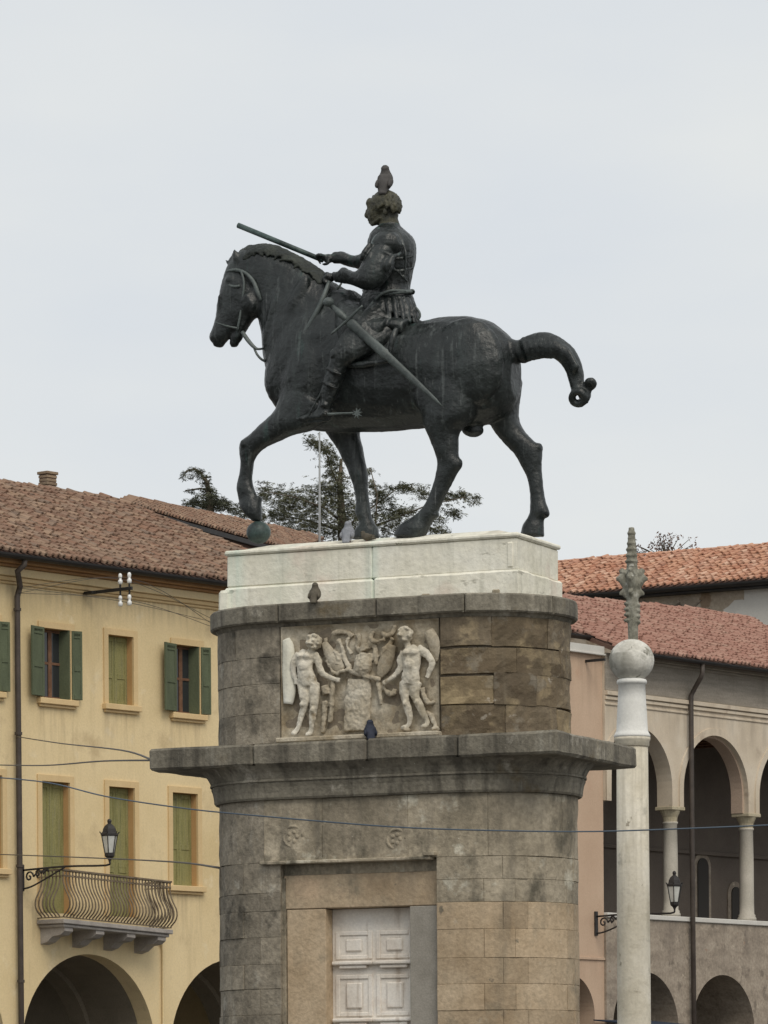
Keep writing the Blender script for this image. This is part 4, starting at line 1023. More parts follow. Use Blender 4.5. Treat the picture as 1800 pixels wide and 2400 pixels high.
for k, (z0, z1, y) in enumerate(((zc - .56, zc - .50, -.05), (zc - .497, zc - .40, -.09), (zc - .397, zc - .22, -.16), (zc - .217, zc - .16, -.26), (zc - .157, zc - .005, -.40))):
    bm = bmesh.new(); box(bm, LF, sL, sR + min(.4, -y), y, .02, z0, z1, .012); put('cornice', bm, (M_trim, M_trim, M_yel, M_cornice, M_cornice)[k], yh)
gutter(yh, LF, sL, sR + .55, EY - .03, zE - .02, .105)
bm = bmesh.new(); box(bm, LF, sL, sR + .5, EY + .06, -.401, zE - .07, zE - .03); put('eave_board', bm, M_gutter, yh)
# roof
RD = 5.2
rl0, zR = lx(0, 1131, RD); rr1 = lx(268, 1179, RD)
zR = (zR + rr1[1]) / 2; rX = rr1[0]
eO = LF @ V((sL, EY, zE)); e_ = LF.to_3x3() @ V((1, 0, 0)); gv = LF.to_3x3() @ V((0, RD - EY, zR - zE)); gl = gv.length; g_ = gv.normalized(); n_ = e_.cross(g_)
eX = sR + .55
poly = [(0, 0), (eX - sL, 0), (rX - sL, gl), (0, gl)]
bm = bmesh.new(); slab_poly(bm, [eO + e_ * x + g_ * y for x, y in poly], n_, .12)
bk = [LF @ V(p) for p in ((eX, EY, zE - .03), (eX, 10.5, zE - .03), (rX, RD, zR - .03), (sL, RD, zR - .03), (sL, 10.5, zE - .03))]
v_ = [bm.verts.new(p) for p in bk]; bm.faces.new((v_[0], v_[1], v_[2])); bm.faces.new((v_[1], v_[4], v_[3], v_[2]))
roof = put('roof', bm, M_under, yh)
ex = []
nr = int((rX - sL) / .36)
Xr = (LF.to_3x3() @ V((0, 1, 0)))
for i in range(nr): ex.append((LF @ V((sL + .36 * i, RD, zR + .03)), -Xr, e_, V((0, 0, 1))))
hv = (eO + e_ * (eX - sL)) - (eO + e_ * (rX - sL) + g_ * gl); hl = hv.length; hv.normalize(); hs = hv.cross(V((0, 0, 1))).normalized()
for i in range(int(hl / .36)):
    p = eO + e_ * (eX - sL) - hv * (.36 * i); up_ = hs.cross(-hv); 
    if up_.z < 0: up_ = -up_
    g2 = -hv; ex.append((p + V((0, 0, .0)), g2.cross(up_), g2, up_))
tile_roof(roof, M_tileL, plane_place(eO, e_, g_), inpoly(poly), int((eX - sL) / .19), int(gl / .28) + 1, .19, .28, 5, ex)
# chimney: courses of brick
M_brick = nmat('chimney_brick', [(.20, .14, .09), (.29, .22, .15)], 5, bump=.5, var=.2)
cx_, cz_ = lx(101, 1152, RD + .5); ch = None
bm = bmesh.new(); box(bm, LF, cx_ - .16, cx_ + .16, RD + .22, RD + .47, zR - .8, zR + .02); chim = put('chimney', bm, M_brick, yh)
ctop = lx(101, 1108, RD + .5)[1]; nC = 6
for k in range(nC):
    z0 = zR + .02 + (ctop - zR - .02) * k / nC; z1 = zR + .02 + (ctop - zR - .02) * (k + 1) / nC; w_ = .025 if k >= nC - 1 else random.uniform(-.012, .012)
    bm = bmesh.new()
    box(bm, LF, cx_ - .165 - w_, cx_ + .165 + w_, RD + .2 - w_, RD + .49 + w_, z0 + .018, z1, .008); put('brick_course', bm, M_brick, chim)
bm = bmesh.new(); box(bm, LF, cx_ - .15, cx_ + .15, RD + .22, RD + .47, zR, ctop - .03); put('chimney_core', bm, M_under, chim)
# drainpipe
px_, _ = lx(31, 1500); pb_ = lx(41, 2380)[0]
bm = bmesh.new()
q0 = lx(58, 1302, EY)
tube(bm, [LF @ V(p) for p in ((q0[0], EY, zE - .08), (q0[0], EY + .02, zE - .22), (q0[0] - .12, EY + .1, zE - .36), (px_ + .06, -.16, zE - .62), (px_, -.13, zE - .85), (px_, -.13, zE - 2), ((px_ + pb_) / 2, -.13, 6), (pb_, -.13, .2))], .065, 10, 1)
dp = put('drainpipe', bm, M_pipe, yh, True)
for v in (1430, 1720, 2030, 2300):
    z = lx(34, v)[1]; t = (zE - z) / zE; x = px_ + (pb_ - px_) * max(0, (t - .15)) / .85
    bm = bmesh.new(); lathe(bm, LF @ Matrix.Translation((x, -.13, z)), [(.085, -.03), (.085, .03)], 12); put('pipe_collar', bm, M_pipe, dp)
bm = bmesh.new(); c0 = lx(366, 2205); c1 = lx(378, 2220)
tube(bm, [LF @ V(p) for p in ((c0[0], -.05, c0[1]), (c1[0] - .05, -.05, c0[1] - .05), (c1[0], -.05, c1[1] - .1), (c1[0], -.05, lx(374, 2330)[1]), (c1[0] - .02, -.05, 1.0))], .03, 8, 2); put('conduit', bm, M_yel, yh, True)

# balcony
bx0 = lx(84, 2160)[0] + .02; bx1 = lx(343, 2190)[0]; BO = .82
_, zb0 = fpx(LF, 152, 2153, -BO)
bm = bmesh.new(); box(bm, LF, bx0, bx1, -BO, .0, zb0 - .10, zb0, .015); box(bm, LF, bx0 + .06, bx1 - .06, -BO + .06, .0, zb0 - .17, zb0 - .102, .015)
SAG = lambda x: -.040 * (x - bx0)
def sag(bm):
    Li = LF.inverted()
    for q in bm.verts: q.co.z += SAG((Li @ q.co).x)
    return bm
bal = put('balcony', sag(bm), M_bstone, yh)
for k in range(4):
    x = bx0 + .12 + (bx1 - bx0 - .52) * k / 3; bm = bmesh.new()
    pr = [(0, zb0 - .17), (-BO + .1, zb0 - .17), (-BO + .1, zb0 - .25), (-BO + .22, zb0 - .33), (-.36, zb0 - .36), (-.2, zb0 - .47), (0, zb0 - .52)]
    a = [bm.verts.new(LF @ V((x, y, z))) for y, z in pr]; b = [bm.verts.new(LF @ V((x + .26, y, z))) for y, z in pr]; n = len(pr)
    bm.faces.new(a); bm.faces.new(b[::-1])
    for i in range(n): bm.faces.new((a[i], b[i], b[(i + 1) % n], a[(i + 1) % n]))
    put('console', sag(bm), M_bstone, bal)
RH = fpx(LF, 152, 2036, -BO)[1] - zb0
railp = [(bx0 + .04, 0), (bx0 + .04, -BO + .05), (bx1 - .04, -BO + .05), (bx1 - .04, 0)]
M_rail = nmat('balcony_iron', [(.12, .09, .06), (.21, .165, .115)], 6, rough=.7, bump=.2)
bm = bmesh.new()
for za, zb_, w_ in ((RH - .035, RH, .03), (RH - .16, RH - .14, .016), (.03, .05, .018)):
    for (xa, ya), (xb, yb) in zip(railp, railp[1:]): box(bm, LF, min(xa, xb) - w_, max(xa, xb) + w_, min(ya, yb) - w_, max(ya, yb) + w_, zb0 + za, zb0 + zb_)
put('handrail', sag(bm), M_rail, bal)
bm = bmesh.new()       # one bellied bar, outward along -y
tube(bm, [(0, 0, .03), (0, -.02, .08), (0, -.13, .17), (0, -.20, .30), (0, -.17, .46), (0, -.07, .62), (0, -.005, .78), (0, .01, .9), (0, 0, RH - .03)], .016, 6, 2)
bme = mesh(bm, True, 'baluster'); bme.materials.append(M_rail)
R3 = LF.to_3x3().to_4x4()
nb = int((bx1 - bx0 - .08) / .098)
for k in range(nb + 1):
    x = bx0 + .04 + (bx1 - bx0 - .08) * k / nb
    link('baluster', bme, None, bal, Matrix.Translation(LF @ V((x, -BO + .05, zb0 + SAG(x)))) @ R3)
for s, xx in ((1, bx0 + .04), (-1, bx1 - .04)):
    for k in range(1, 7):
        link('baluster', bme, None, bal, Matrix.Translation(LF @ V((xx, -BO + .05 + .108 * k, zb0 + SAG(xx)))) @ R3 @ Matrix.Rotation(math.radians(-90 * s), 4, 'Z'))
bm = bmesh.new()       # scrolls of the frieze under the handrail
for k in range(nb):
    x = bx0 + .04 + (bx1 - bx0 - .08) * (k + .5) / nb
    c = LF @ V((x, -BO + .05, zb0 + RH - .088)); tube(bm, [c + (LF.to_3x3() @ V((.042 * math.cos(a), 0, .045 * math.sin(a)))) for a in [math.pi * 2 * j / 8 for j in range(9)]], .009, 4)
o = put('rail_scrolls', sag(bm), M_rail, bal); o['kind'] = 'stuff'

# insulators on their arm
ix, iz = lx(204, 1393)
ia = thing('insulator_bracket', 'iron arm carrying four white porcelain insulators below the yellow house cornice', 'bracket', LF @ V((ix, 0, iz)))
bm = bmesh.new(); box(bm, LF, ix - .03, ix + .03, -1.35, .0, iz - .01, iz + .06, .006); box(bm, LF, ix - .16, ix - .02, -.30, -.02, iz - .02, iz + .04, .01); put('arm', bm, M_gutter, ia)
M_porc = nmat('porcelain', [(.72, .72, .70), (.8, .8, .78)], 8, rough=.2, bump=0, spec=.5, fine=.04)
inst = []
for yy in (-1.0, -1.27):
    bm = bmesh.new(); box(bm, LF, ix - .015, ix + .015, yy - .015, yy + .015, iz - .26, iz + .17); put('pin', bm, M_gutter, ia)
    for z in (.15, -.33):
        bm = bmesh.new(); lathe(bm, LF @ Matrix.Translation((ix, yy, iz + z)), [(.022, -.02), (.05, 0), (.053, .06), (.036, .085), (.026, .10), (.04, .13), (.044, .17), (.034, .21), (.012, .225)], 12)
        put('insulator', bm, M_porc, ia, True); inst.append(LF @ V((ix, yy, iz + z + .1)))

# wall lamps
def wall_lamp(Mf, x, z, reach, label, dz=0.0, sc_=1.0):
    t = thing('wall_lamp', label, 'street lamp', Mf @ V((x, 0, z)), 'lanterns on wall brackets')
    bm = bmesh.new(); box(bm, Mf, x - .05, x + .05, -.05, .0, z - .45, z + .12, .008); wp = put('wall_plate', bm, M_iron, t)
    bm = bmesh.new(); P = lambda y, zz: Mf @ V((x, -y, zz))
    tube(bm, [P(.04, z), P(reach * .5, z + .03), P(reach - .12, z + .04 + dz), P(reach, z + .11 + dz)], .022, 8, 3)
    tube(bm, [P(.04, z - .40), P(.3, z - .36), P(.7, z - .22), P(reach * .5, z + .02)], .02, 8, 3)
    put('arm', bm, M_iron, t, True)
    bm = bmesh.new()
    for cy, cz, r in ((.24, z - .15, .13), (.50, z - .09, .09), (.70, z - .04, .06)):
        tube(bm, [P(cy + r * (1 - .07 * j) * math.cos(j * .62), cz + r * (1 - .07 * j) * math.sin(j * .62)) for j in range(14)], .02, 6)
        tube(bm, [P(cy + r, cz), P(cy + r * 1.5, cz + .05), P(cy + r * 1.9, cz - .02)], .02, 6, 2)
    put('scrollwork', bm, M_iron, t, True)
    B = Mf @ Matrix.Translation((x, -reach, z + .10 + dz)) @ Matrix.Scale(sc_, 4) @ Matrix.Rotation(math.radians(30), 4, 'Z')
    bm = bmesh.new(); lathe(bm, B, [(.02, 0), (.03, .04), (.05, .08), (.10, .12), (.115, .14), (.12, .20), (.10, .21)], 6); put('lantern_base', bm, M_iron, t)
    bm = bmesh.new(); lathe(bm, B, [(.105, .212), (.175, .58)], 6); put('glass', bm, M_glass, t)
    bm = bmesh.new()
    for k in range(6):
        a = math.pi * 2 * k / 6; c_, s_ = math.cos(a), math.sin(a)
        tube(bm, [B @ V((.108 * c_, .108 * s_, .2)), B @ V((.18 * c_, .18 * s_, .59))], .012, 5)
    put('lantern_frame', bm, M_iron, t)
    bm = bmesh.new(); lathe(bm, B, [(.185, .585), (.205, .60), (.205, .64), (.165, .66), (.15, .74), (.11, .81), (.06, .85), (.04, .86), (.045, .89), (.055, .92), (.04, .95), (.012, .97)], 6)
    for k in range(6):
        a = math.pi * 2 * k / 6; tube(bm, [B @ V((.19 * math.cos(a), .19 * math.sin(a), .63)), B @ V((.23 * math.cos(a), .23 * math.sin(a), .68))], .012, 4)
    put('lantern_cap', bm, M_iron, t)
    return t
wx, wz = lx(50, 2040)
wall_lamp(LF, wx, wz, 2.62, 'black iron lantern on a scrolled arm above the yellow house balcony', -.04, .95)

# ------------------------------------------------------------------ house behind with a gable-side eave
V1, V2, S1, S3 = atY(303, 1187, 112), atY(700, 1299, 122), atY(324, 1176, 116), atY(768, 1270, 128)
M_grey = nmat('grey_plaster', [(.40, .37, .33), (.48, .45, .41)], .8, bump=.2)
bh = thing('rear_house', 'grey walled house with red tiled roof behind the yellow house', 'house', V((V1.x, V1.y, 0)))
bm = bmesh.new()
w0, w1 = V1 + V((.05, .25, -.12)), V2 + V((.05, .25, -.12)); i0, i1 = S1 + V((-6, 10, -2)), S3 + V((0, 6, -2))
hexa(bm, [V((w0.x, w0.y, 0)), V((w1.x, w1.y, 0)), V((i1.x, i1.y, 0)), V((i0.x, i0.y, 0)), w0, w1, i1, i0]); put('wall', bm, M_grey, bh)
def bil(a, b): return (V1 * (1 - a) + V2 * a) * (1 - b) + (S1 * (1 - a) + S3 * a) * b
bm = bmesh.new(); N_ = 6; T = [[bm.verts.new(bil(i / N_, j / 2)) for j in range(3)] for i in range(N_ + 1)]; Bt = [[bm.verts.new(bil(i / N_, j / 2) - V((0, 0, .25))) for j in range(3)] for i in range(N_ + 1)]
for i in range(N_):
    for j in range(2):
        bm.faces.new((T[i][j], T[i + 1][j], T[i + 1][j + 1], T[i][j + 1])); bm.faces.new((Bt[i][j + 1], Bt[i + 1][j + 1], Bt[i + 1][j], Bt[i][j]))
    bm.faces.new((T[i + 1][0], T[i][0], Bt[i][0], Bt[i + 1][0])); bm.faces.new((T[i][2], T[i + 1][2], Bt[i + 1][2], Bt[i][2]))
for i in (0, N_): bm.faces.new((T[i][0], T[i][1], T[i][2], Bt[i][2], Bt[i][1], Bt[i][0]))
rroof = put('roof', bm, M_under, bh)
Wd, Ls = (V2 - V1).length, (S1 - V1).length
def bplace(x, y):
    a = x / Wd; b = y / ((S1 - V1).length * (1 - a) + (S3 - V2).length * a)
    p = bil(a, b); e = (bil(a + .01, b) - bil(a - .01, b)).normalized(); gg = bil(a, b + .01) - bil(a, b - .01); gg = (gg - e * gg.dot(e)).normalized(); return p, e, gg, e.cross(gg)
def binside(x, y):
    a = x / Wd; return 0 <= a <= 1 and y < (S1 - V1).length * (1 - a) + (S3 - V2).length * a
tile_roof(rroof, M_tileL, bplace, binside, int(Wd / .19), int((S3 - V2).length / .28) + 1, .19, .28, 8)
bm = bmesh.new(); dv = (V2 - V1).normalized(); sv = V((dv.y, -dv.x, 0)).normalized()
hexa(bm, [V1 + V((0, 0, -.14)) , V2 + V((0, 0, -.14)), V2 + sv * .12 + V((0, 0, -.14)), V1 + sv * .12 + V((0, 0, -.14)), V1 + V((0, 0, -.02)), V2 + V((0, 0, -.02)), V2 + sv * .12 + V((0, 0, -.02)), V1 + sv * .12 + V((0, 0, -.02))])
put('fascia', bm, M_gutter, bh)

# ------------------------------------------------------------------ loggia building on the right
M_cream = nmat('cream_plaster', [(.52, .435, .33), (.60, .51, .395), (.65, .57, .46)], .9, bump=.2, fine=.06, patch=[((.40, .32, .245), 1.4, .6, .12)], streak=[((.34, .29, .23), .5, .57, 3, .3)])
M_frz = nmat('grey_brick_frieze', [(.25, .22, .18), (.34, .30, .25)], 1.2, bump=.3, fine=.15, stretch=(1, 1, 9), streak=[((.20, .175, .145), .5, .55, 2.5, .4)])
M_brw = nmat('pinkish_wall', [(.255, .21, .165), (.325, .27, .212), (.38, .32, .255)], 1.6, bump=.5, bscale=14, fine=.2, stretch=(1, 1, 2.2), patch=[((.20, .165, .13), 2.4, .57, .1), ((.44, .37, .29), 3.5, .66, .06), ((.30, .20, .14), 5, .66, .06)])
M_pch = nmat('peach_plaster', [(.50, .355, .25), (.56, .41, .295)], .8, bump=.2, fine=.06, patch=[((.52, .35, .245), 1.5, .58, .15)], streak=[((.47, .33, .24), .4, .6, 4, .3)])
M_whp = nmat('white_plaster', [(.54, .515, .47), (.62, .60, .555)], 1, bump=.2, fine=.06)
M_col = nmat('loggia_column', [(.42, .385, .32), (.52, .48, .41)], 2, bump=.2, fine=.1)
M_cap = nmat('loggia_capital', [(.40, .345, .235), (.48, .42, .30)], 5, bump=.4, fine=.15)
M_soft = nmat('pink_soffit', [(.44, .33, .25), (.52, .40, .31)], 1.2, bump=.2)
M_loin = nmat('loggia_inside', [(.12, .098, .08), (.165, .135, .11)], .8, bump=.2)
RF = frame(V((*atY(1600, V0, 107).xy, 0)), math.radians(51))
rx_ = lambda u, v, y=0.0: fpx(RF, u, v, y)
lg = thing('loggia_building', 'pinkish building with arched upper loggia, stone columns and red tiled roof', 'building', RF @ V((0, 0, 0)))
ZC = (rx_(1570, 2147)[1] + rx_(1770, 2158)[1]) / 2; ZS = (rx_(1588, 1890)[1] + rx_(1766, 1907)[1]) / 2
ZA = rx_(1683, 1725)[1]; c1, c2 = rx_(1588, 2000)[0], rx_(1766, 2010)[0]; BP = c2 - c1
xA = rx_(1418, 1800)[0]; xB = c2 + 2.6 * BP; Rr = BP / 2 - .24; ZSP = ZA - Rr
EYR = -.5; zER = (rx_(1545, 1537, EYR)[1] + rx_(1795, 1567, EYR)[1]) / 2
mids = [c1 - BP / 2 + BP * k for k in range(0, 4)]
path = [(xA, ZS)]
for m in mids:
    if m - Rr < xA: path[-1] = (xA, ZS)
    path += [(max(m - Rr, xA + .25), ZS)] + [(m - Rr * math.cos(math.pi * k / 26), ZSP + Rr * math.sin(math.pi * k / 26)) for k in range(27) if m - Rr * math.cos(math.pi * k / 26) > xA + .25] + [(m + Rr, ZS)]
path += [(xB, ZS), (xB, zER - .02), (xA, zER - .02)]
add_stains(M_brw, RF, [(xA, xB, ZC - .12, 1.4)], (.17, .14, .115), .7, 3, (.42, .62)); add_stains(M_cream, RF, [(xA, xB, rx_(1660, 1668)[1], 1.3)], (.36, .30, .235), .6, 4, (.45, .65)); add_stains(M_pch, RF, [(xA - 4, xA, zER, 2.2), (xA - 4, xA, rx_(1380, 2243)[1], .8)], (.38, .27, .195), .5, 6, (.45, .65))
plate('upper_wall', path, [], 0, .42, RF, M_cream, lg)
for m in mids:
    ro = Rr + .17
    o_ = [(m - ro, ZS)] + [(m - ro * math.cos(math.pi * k / 26), ZSP + ro * math.sin(math.pi * k / 26)) for k in range(27)] + [(m + ro, ZS), (m + Rr, ZS)] + [(m + Rr * math.cos(math.pi * k / 26), ZSP + Rr * math.sin(math.pi * k / 26)) for k in range(27)] + [(m - Rr, ZS)]
    o_ = [(max(a, xA + .02), b) for a, b in o_]
    plate('archivolt', o_, [], -.03, .0, RF, M_cream, lg)
    q_ = [(m - Rr * math.cos(math.pi * k / 26), ZSP + Rr * math.sin(math.pi * k / 26)) for k in range(27)]; q_ = [(m - Rr, ZS)] + q_ + [(m + Rr, ZS)]
    i_ = [(m + (a - m) * (1 - .05 / Rr), b - .05 * max(0, (b - ZSP) / Rr)) for a, b in q_]
    if m - Rr > xA: plate('arch_lining', q_ + i_[::-1], [], .12, .46, RF, M_soft, lg)
lowarc = [c1 - BP / 2 + rx_(1695, 2285)[0] - (c1 + BP / 2) + BP * k for k in range(0, 4)]
LA = rx_(1695, 2285)[1]; LRr = BP / 2 - .28
out2 = [(xA, 0)]
for m in lowarc:
    if m - LRr > xA: out2 += arch(m, LRr, LA - LRr, 0)
    else: out2 = [(m + LRr, 0)] + out2[1:] if False else out2 + []
out2 += [(xB, 0), (xB, ZC - .12), (xA, ZC - .12)]
hl_ = []
m0 = lowarc[0]
plate('lower_wall', out2, hl_, .0, .5, RF, M_brw, lg)
bm = bmesh.new(); box(bm, RF, xA + .004, xB, -.05, .47, ZC - .118, ZC, .015); put('coping', bm, M_whp, lg)
for k in range(-1, 4):
    x = c1 + BP * k
    if x < xA - .2: continue
    bm = bmesh.new(); x = max(x, xA + .2)
    lathe(bm, RF @ Matrix.Translation((x, .21, 0)), [(.235, ZC + .001), (.235, ZC + .07), (.21, ZC + .10), (.215, ZC + .14), (.185, ZC + .17), (.18, ZC + .4), (.178, ZC + 1.4), (.165, ZS - .42), (.185, ZS - .40), (.185, ZS - .36)], 20)
    cl = put('column', bm, M_col, lg, True)
    bm = bmesh.new(); lathe(bm, RF @ Matrix.Translation((x, .21, 0)), [(.168, ZS - .359), (.18, ZS - .25), (.23, ZS - .14), (.25, ZS - .09)], 16); box(bm, RF, x - .27, x + .27, -.05, .47, ZS - .088, ZS - .002, .012); put('capital', bm, M_cap, cl)
for z0, z1, y, mt in ((rx_(1660, 1668)[1], rx_(1660, 1660)[1], -.05, M_cream), (rx_(1660, 1658)[1], rx_(1660, 1648)[1], -.09, M_cream), (rx_(1660, 1680)[1], rx_(1660, 1675)[1], -.03, M_cream)):
    bm = bmesh.new(); box(bm, RF, xA + .01, xB, y, .01, z0, z1, .01); put('string_course', bm, mt, lg)
zf0 = rx_(1660, 1646)[1]
bm = bmesh.new(); box(bm, RF, xA + .006, xB, -.02, .003, zf0, zER - .03); put('frieze', bm, M_frz, lg)
for k, (a, b, y) in enumerate(((.16, .10, -.08), (.098, .005, -.2))):
    bm = bmesh.new(); box(bm, RF, xA + .3, xB, y, -.0, zER - .02 - a, zER - .02 - b, .01); put('eave_moulding', bm, M_frz, lg)
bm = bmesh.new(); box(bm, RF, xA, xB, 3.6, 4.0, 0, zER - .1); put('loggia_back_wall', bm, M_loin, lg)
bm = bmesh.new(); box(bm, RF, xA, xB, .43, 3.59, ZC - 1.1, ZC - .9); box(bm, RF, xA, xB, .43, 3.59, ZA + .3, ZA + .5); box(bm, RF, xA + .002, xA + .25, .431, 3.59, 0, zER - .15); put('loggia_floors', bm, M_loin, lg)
# ceiling beams and pale door surrounds inside the loggia
for k in range(14):
    x = xA + .5 + k * .62
    if x > xB - .3: break
    bm = bmesh.new(); box(bm, RF, x, x + .14, .44, 3.58, ZA + .14, ZA + .298); put('ceiling_beam', bm, M_wood, lg)
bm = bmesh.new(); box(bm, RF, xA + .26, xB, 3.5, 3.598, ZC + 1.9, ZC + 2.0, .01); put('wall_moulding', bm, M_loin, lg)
# doors at the back of the loggia
for (u0, v0, u1, v1) in ((1633, 2010, 1659, 2148), (1713, 2078, 1734, 2150)):
    x0, z1 = rx_(u0, v0, 3.58); x1, _ = rx_(u1, v1, 3.58); z0 = ZC - .9
    rr_ = (x1 - x0) / 2
    plate('door_surround', arch((x0 + x1) / 2, rr_ + .14, z1 - rr_, z0, 10), [], 3.57, 3.5995, RF, M_brw, lg)
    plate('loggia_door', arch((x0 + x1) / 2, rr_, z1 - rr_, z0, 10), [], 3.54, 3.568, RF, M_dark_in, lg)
for m in lowarc:
    bm = bmesh.new(); pr = [(m - LRr * math.cos(math.pi * k / 20), LA - LRr + LRr * math.sin(math.pi * k / 20)) for k in range(21)]
    if m - LRr < xA: continue
    A_ = [bm.verts.new(RF @ V((x, .5, z + .004))) for x, z in pr]; B_ = [bm.verts.new(RF @ V((x, 2.4, z + .004))) for x, z in pr]
    for i in range(20): bm.faces.new((A_[i], A_[i + 1], B_[i + 1], B_[i]))
    put('arch_soffit', bm, M_brw, lg)
gutter(lg, RF, xA + .02, xB, EYR - .02, zER - .01, .08)
pxr = rx_(1612, 1900)[0]; gx = rx_(1646, 1560, EYR)[0]
bm = bmesh.new(); zz = lambda v: rx_(1613, v)[1]
tube(bm, [RF @ V(p) for p in ((gx, EYR, zER - .07), (gx, EYR, zER - .3), (gx - .05, EYR + .02, zER - .42), (pxr + .08, -.16, zz(1616)), (pxr, -.12, zz(1632)), (pxr, -.12, zz(2000)), (pxr + .06, -.12, .3))], .06, 10, 1); put('drainpipe', bm, M_pipe, lg, True)
# its roof
RDR = 5.0
zt = (rx_(1357, 1404, RDR)[1] + rx_(1752, 1444, RDR)[1]) / 2
O = RF @ V((xA, EYR, zER)); e_ = RF.to_3x3() @ V((1, 0, 0)); gv = RF.to_3x3() @ V((0, RDR - EYR, zt - zER)); gl = gv.length; g_ = gv.normalized(); n_ = e_.cross(g_)
xr1 = rx_(1752, 1444, RDR)[0] - xA; xr2 = rx_(1800, 1475, RDR - 1.2)[0] - xA
def onroof(u, v):
    d = ray(u, v); p = CAM + d * ((O - CAM).dot(n_) / d.dot(n_)) - O; return p.dot(e_), p.dot(g_)
tL, tR_, tE = onroof(1357, 1408), onroof(1752, 1447), onroof(1800, 1478)
slp = (tR_[1] - tL[1]) / (tR_[0] - tL[0]); tl0 = tL[1] - slp * tL[0]
polyR = [(0.0, 0), (xB - xA, 0), (xB - xA, .3), tE, tR_, (0.0, tl0)]
bm = bmesh.new(); slab_poly(bm, [O + e_ * x + g_ * y for x, y in polyR], n_, .1); rroof2 = put('roof', bm, M_under, lg)
tile_roof(rroof2, M_tileR, plane_place(O, e_, g_), inpoly(polyR), int((xB - xA) / .19), int(gl / .28) + 1, .19, .28, 12)

# ------------------------------------------------------------------ peach house between
ph = thing('peach_house', 'narrow peach plastered house with white band under its eave beside the loggia', 'house', RF @ V((xA, 0, 0)))
pX0 = rx_(1190, 1800)[0]; PD = .06
pa_u = rx_(1342, 2284); par = .95 * (rx_(1402, 2400)[0] - pa_u[0]); psp = pa_u[1] - par
plate('wall', [(pX0, 0)] + arch(pa_u[0], par, psp, 0) + [(xA - .004, 0), (xA - .004, zER + .1), (pX0, zER + .1)], [], PD, .5, RF, M_pch, ph)
plate('upper_band', rect(pX0, xA - .02, rx_(1375, 1528)[1], zER + .11), [], -.02, PD - .003, RF, M_whp, ph)
bm = bmesh.new(); box(bm, RF, pX0, xA - .01, -.06, PD - .004, rx_(1375, 1532)[1], rx_(1375, 1528)[1], .006); put('band_moulding', bm, M_whp, ph)
bm = bmesh.new(); box(bm, RF, pX0, xA - .01, .02, PD - .002, rx_(1380, 2249)[1], rx_(1380, 2243)[1], .006); put('string_course', bm, M_pch, ph)
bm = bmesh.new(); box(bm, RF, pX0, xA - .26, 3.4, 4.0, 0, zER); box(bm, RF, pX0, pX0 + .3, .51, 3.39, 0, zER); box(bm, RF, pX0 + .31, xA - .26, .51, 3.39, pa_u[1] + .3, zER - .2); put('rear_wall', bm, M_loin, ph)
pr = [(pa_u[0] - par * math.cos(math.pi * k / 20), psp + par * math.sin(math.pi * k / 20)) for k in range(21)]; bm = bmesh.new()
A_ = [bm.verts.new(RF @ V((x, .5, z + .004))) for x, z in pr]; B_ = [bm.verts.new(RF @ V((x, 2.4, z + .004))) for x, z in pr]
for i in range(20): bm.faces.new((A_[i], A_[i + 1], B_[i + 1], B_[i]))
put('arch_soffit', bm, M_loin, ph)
off = (onroof(1339, 1486)[1] + onroof(1448, 1498)[1]) / 2
Op = O + e_ * (pX0 - xA) + n_ * .004; tp_ = tl0 + slp * (pX0 - xA); polyP = [(0, off), (xA - pX0 - .01, off), (xA - pX0 - .01, tl0), (0, tp_)]
bm = bmesh.new(); slab_poly(bm, [Op + e_ * x + g_ * y for x, y in polyP], n_, .1); proof = put('roof', bm, M_under, ph)
tile_roof(proof, M_tileR, plane_place(Op + g_ * off, e_, g_), inpoly([(a, b - off) for a, b in polyP]), int((xA - pX0) / .19), int(gl / .28) + 1, .19, .28, 21)
eg = RF.inverted() @ (Op + g_ * off); gutter(ph, RF, pX0, xA + .25, eg.y - .06, eg.z - .02, .10)
bm = bmesh.new(); tx, tz = rx_(1376, 1549); box(bm, RF, tx, tx + .05, -.5, PD, tz - .03, tz + .03); put('iron_peg', bm, M_gutter, ph)

# ------------------------------------------------------------------ taller house behind
M_brk = nmat('broken_plaster', [(.31, .25, .185), (.40, .335, .26), (.46, .40, .325)], 1.0, bump=.5, bscale=12, fine=.15, patch=[((.26, .19, .13), 1.6, .56, .05), ((.52, .47, .40), .9, .60, .04)])
UF = frame(V((*atY(1560, V0, 124).xy, 0)), math.radians(-31.6))
ux = lambda u, v, y=0.0: fpx(UF, u, v, y)
th_ = thing('tall_rear_house', 'taller house with orange tiled roof and flaking plaster behind the loggia', 'house', UF @ V((0, 0, 0)))
ua, ub = ux(1120, 1400)[0], ux(1960, 1400)[0]
EU = -.45; zEU = (ux(1327, 1392, EU)[1] + ux(1800, 1359, EU)[1]) / 2; DU = 3.8; zRU = (ux(1320, 1311, DU)[1] + ux(1800, 1274, DU)[1]) / 2 - .09
uw = ux(1745, 1400)[0]
plate('wall', rect(ua, uw, 0, zEU - .02), [], 0, .4, UF, M_brk, th_)
plate('wall', rect(uw + .003, ub, 0, zEU - .02), [], -.03, .4, UF, M_whp, th_, label='white plastered stretch of wall')
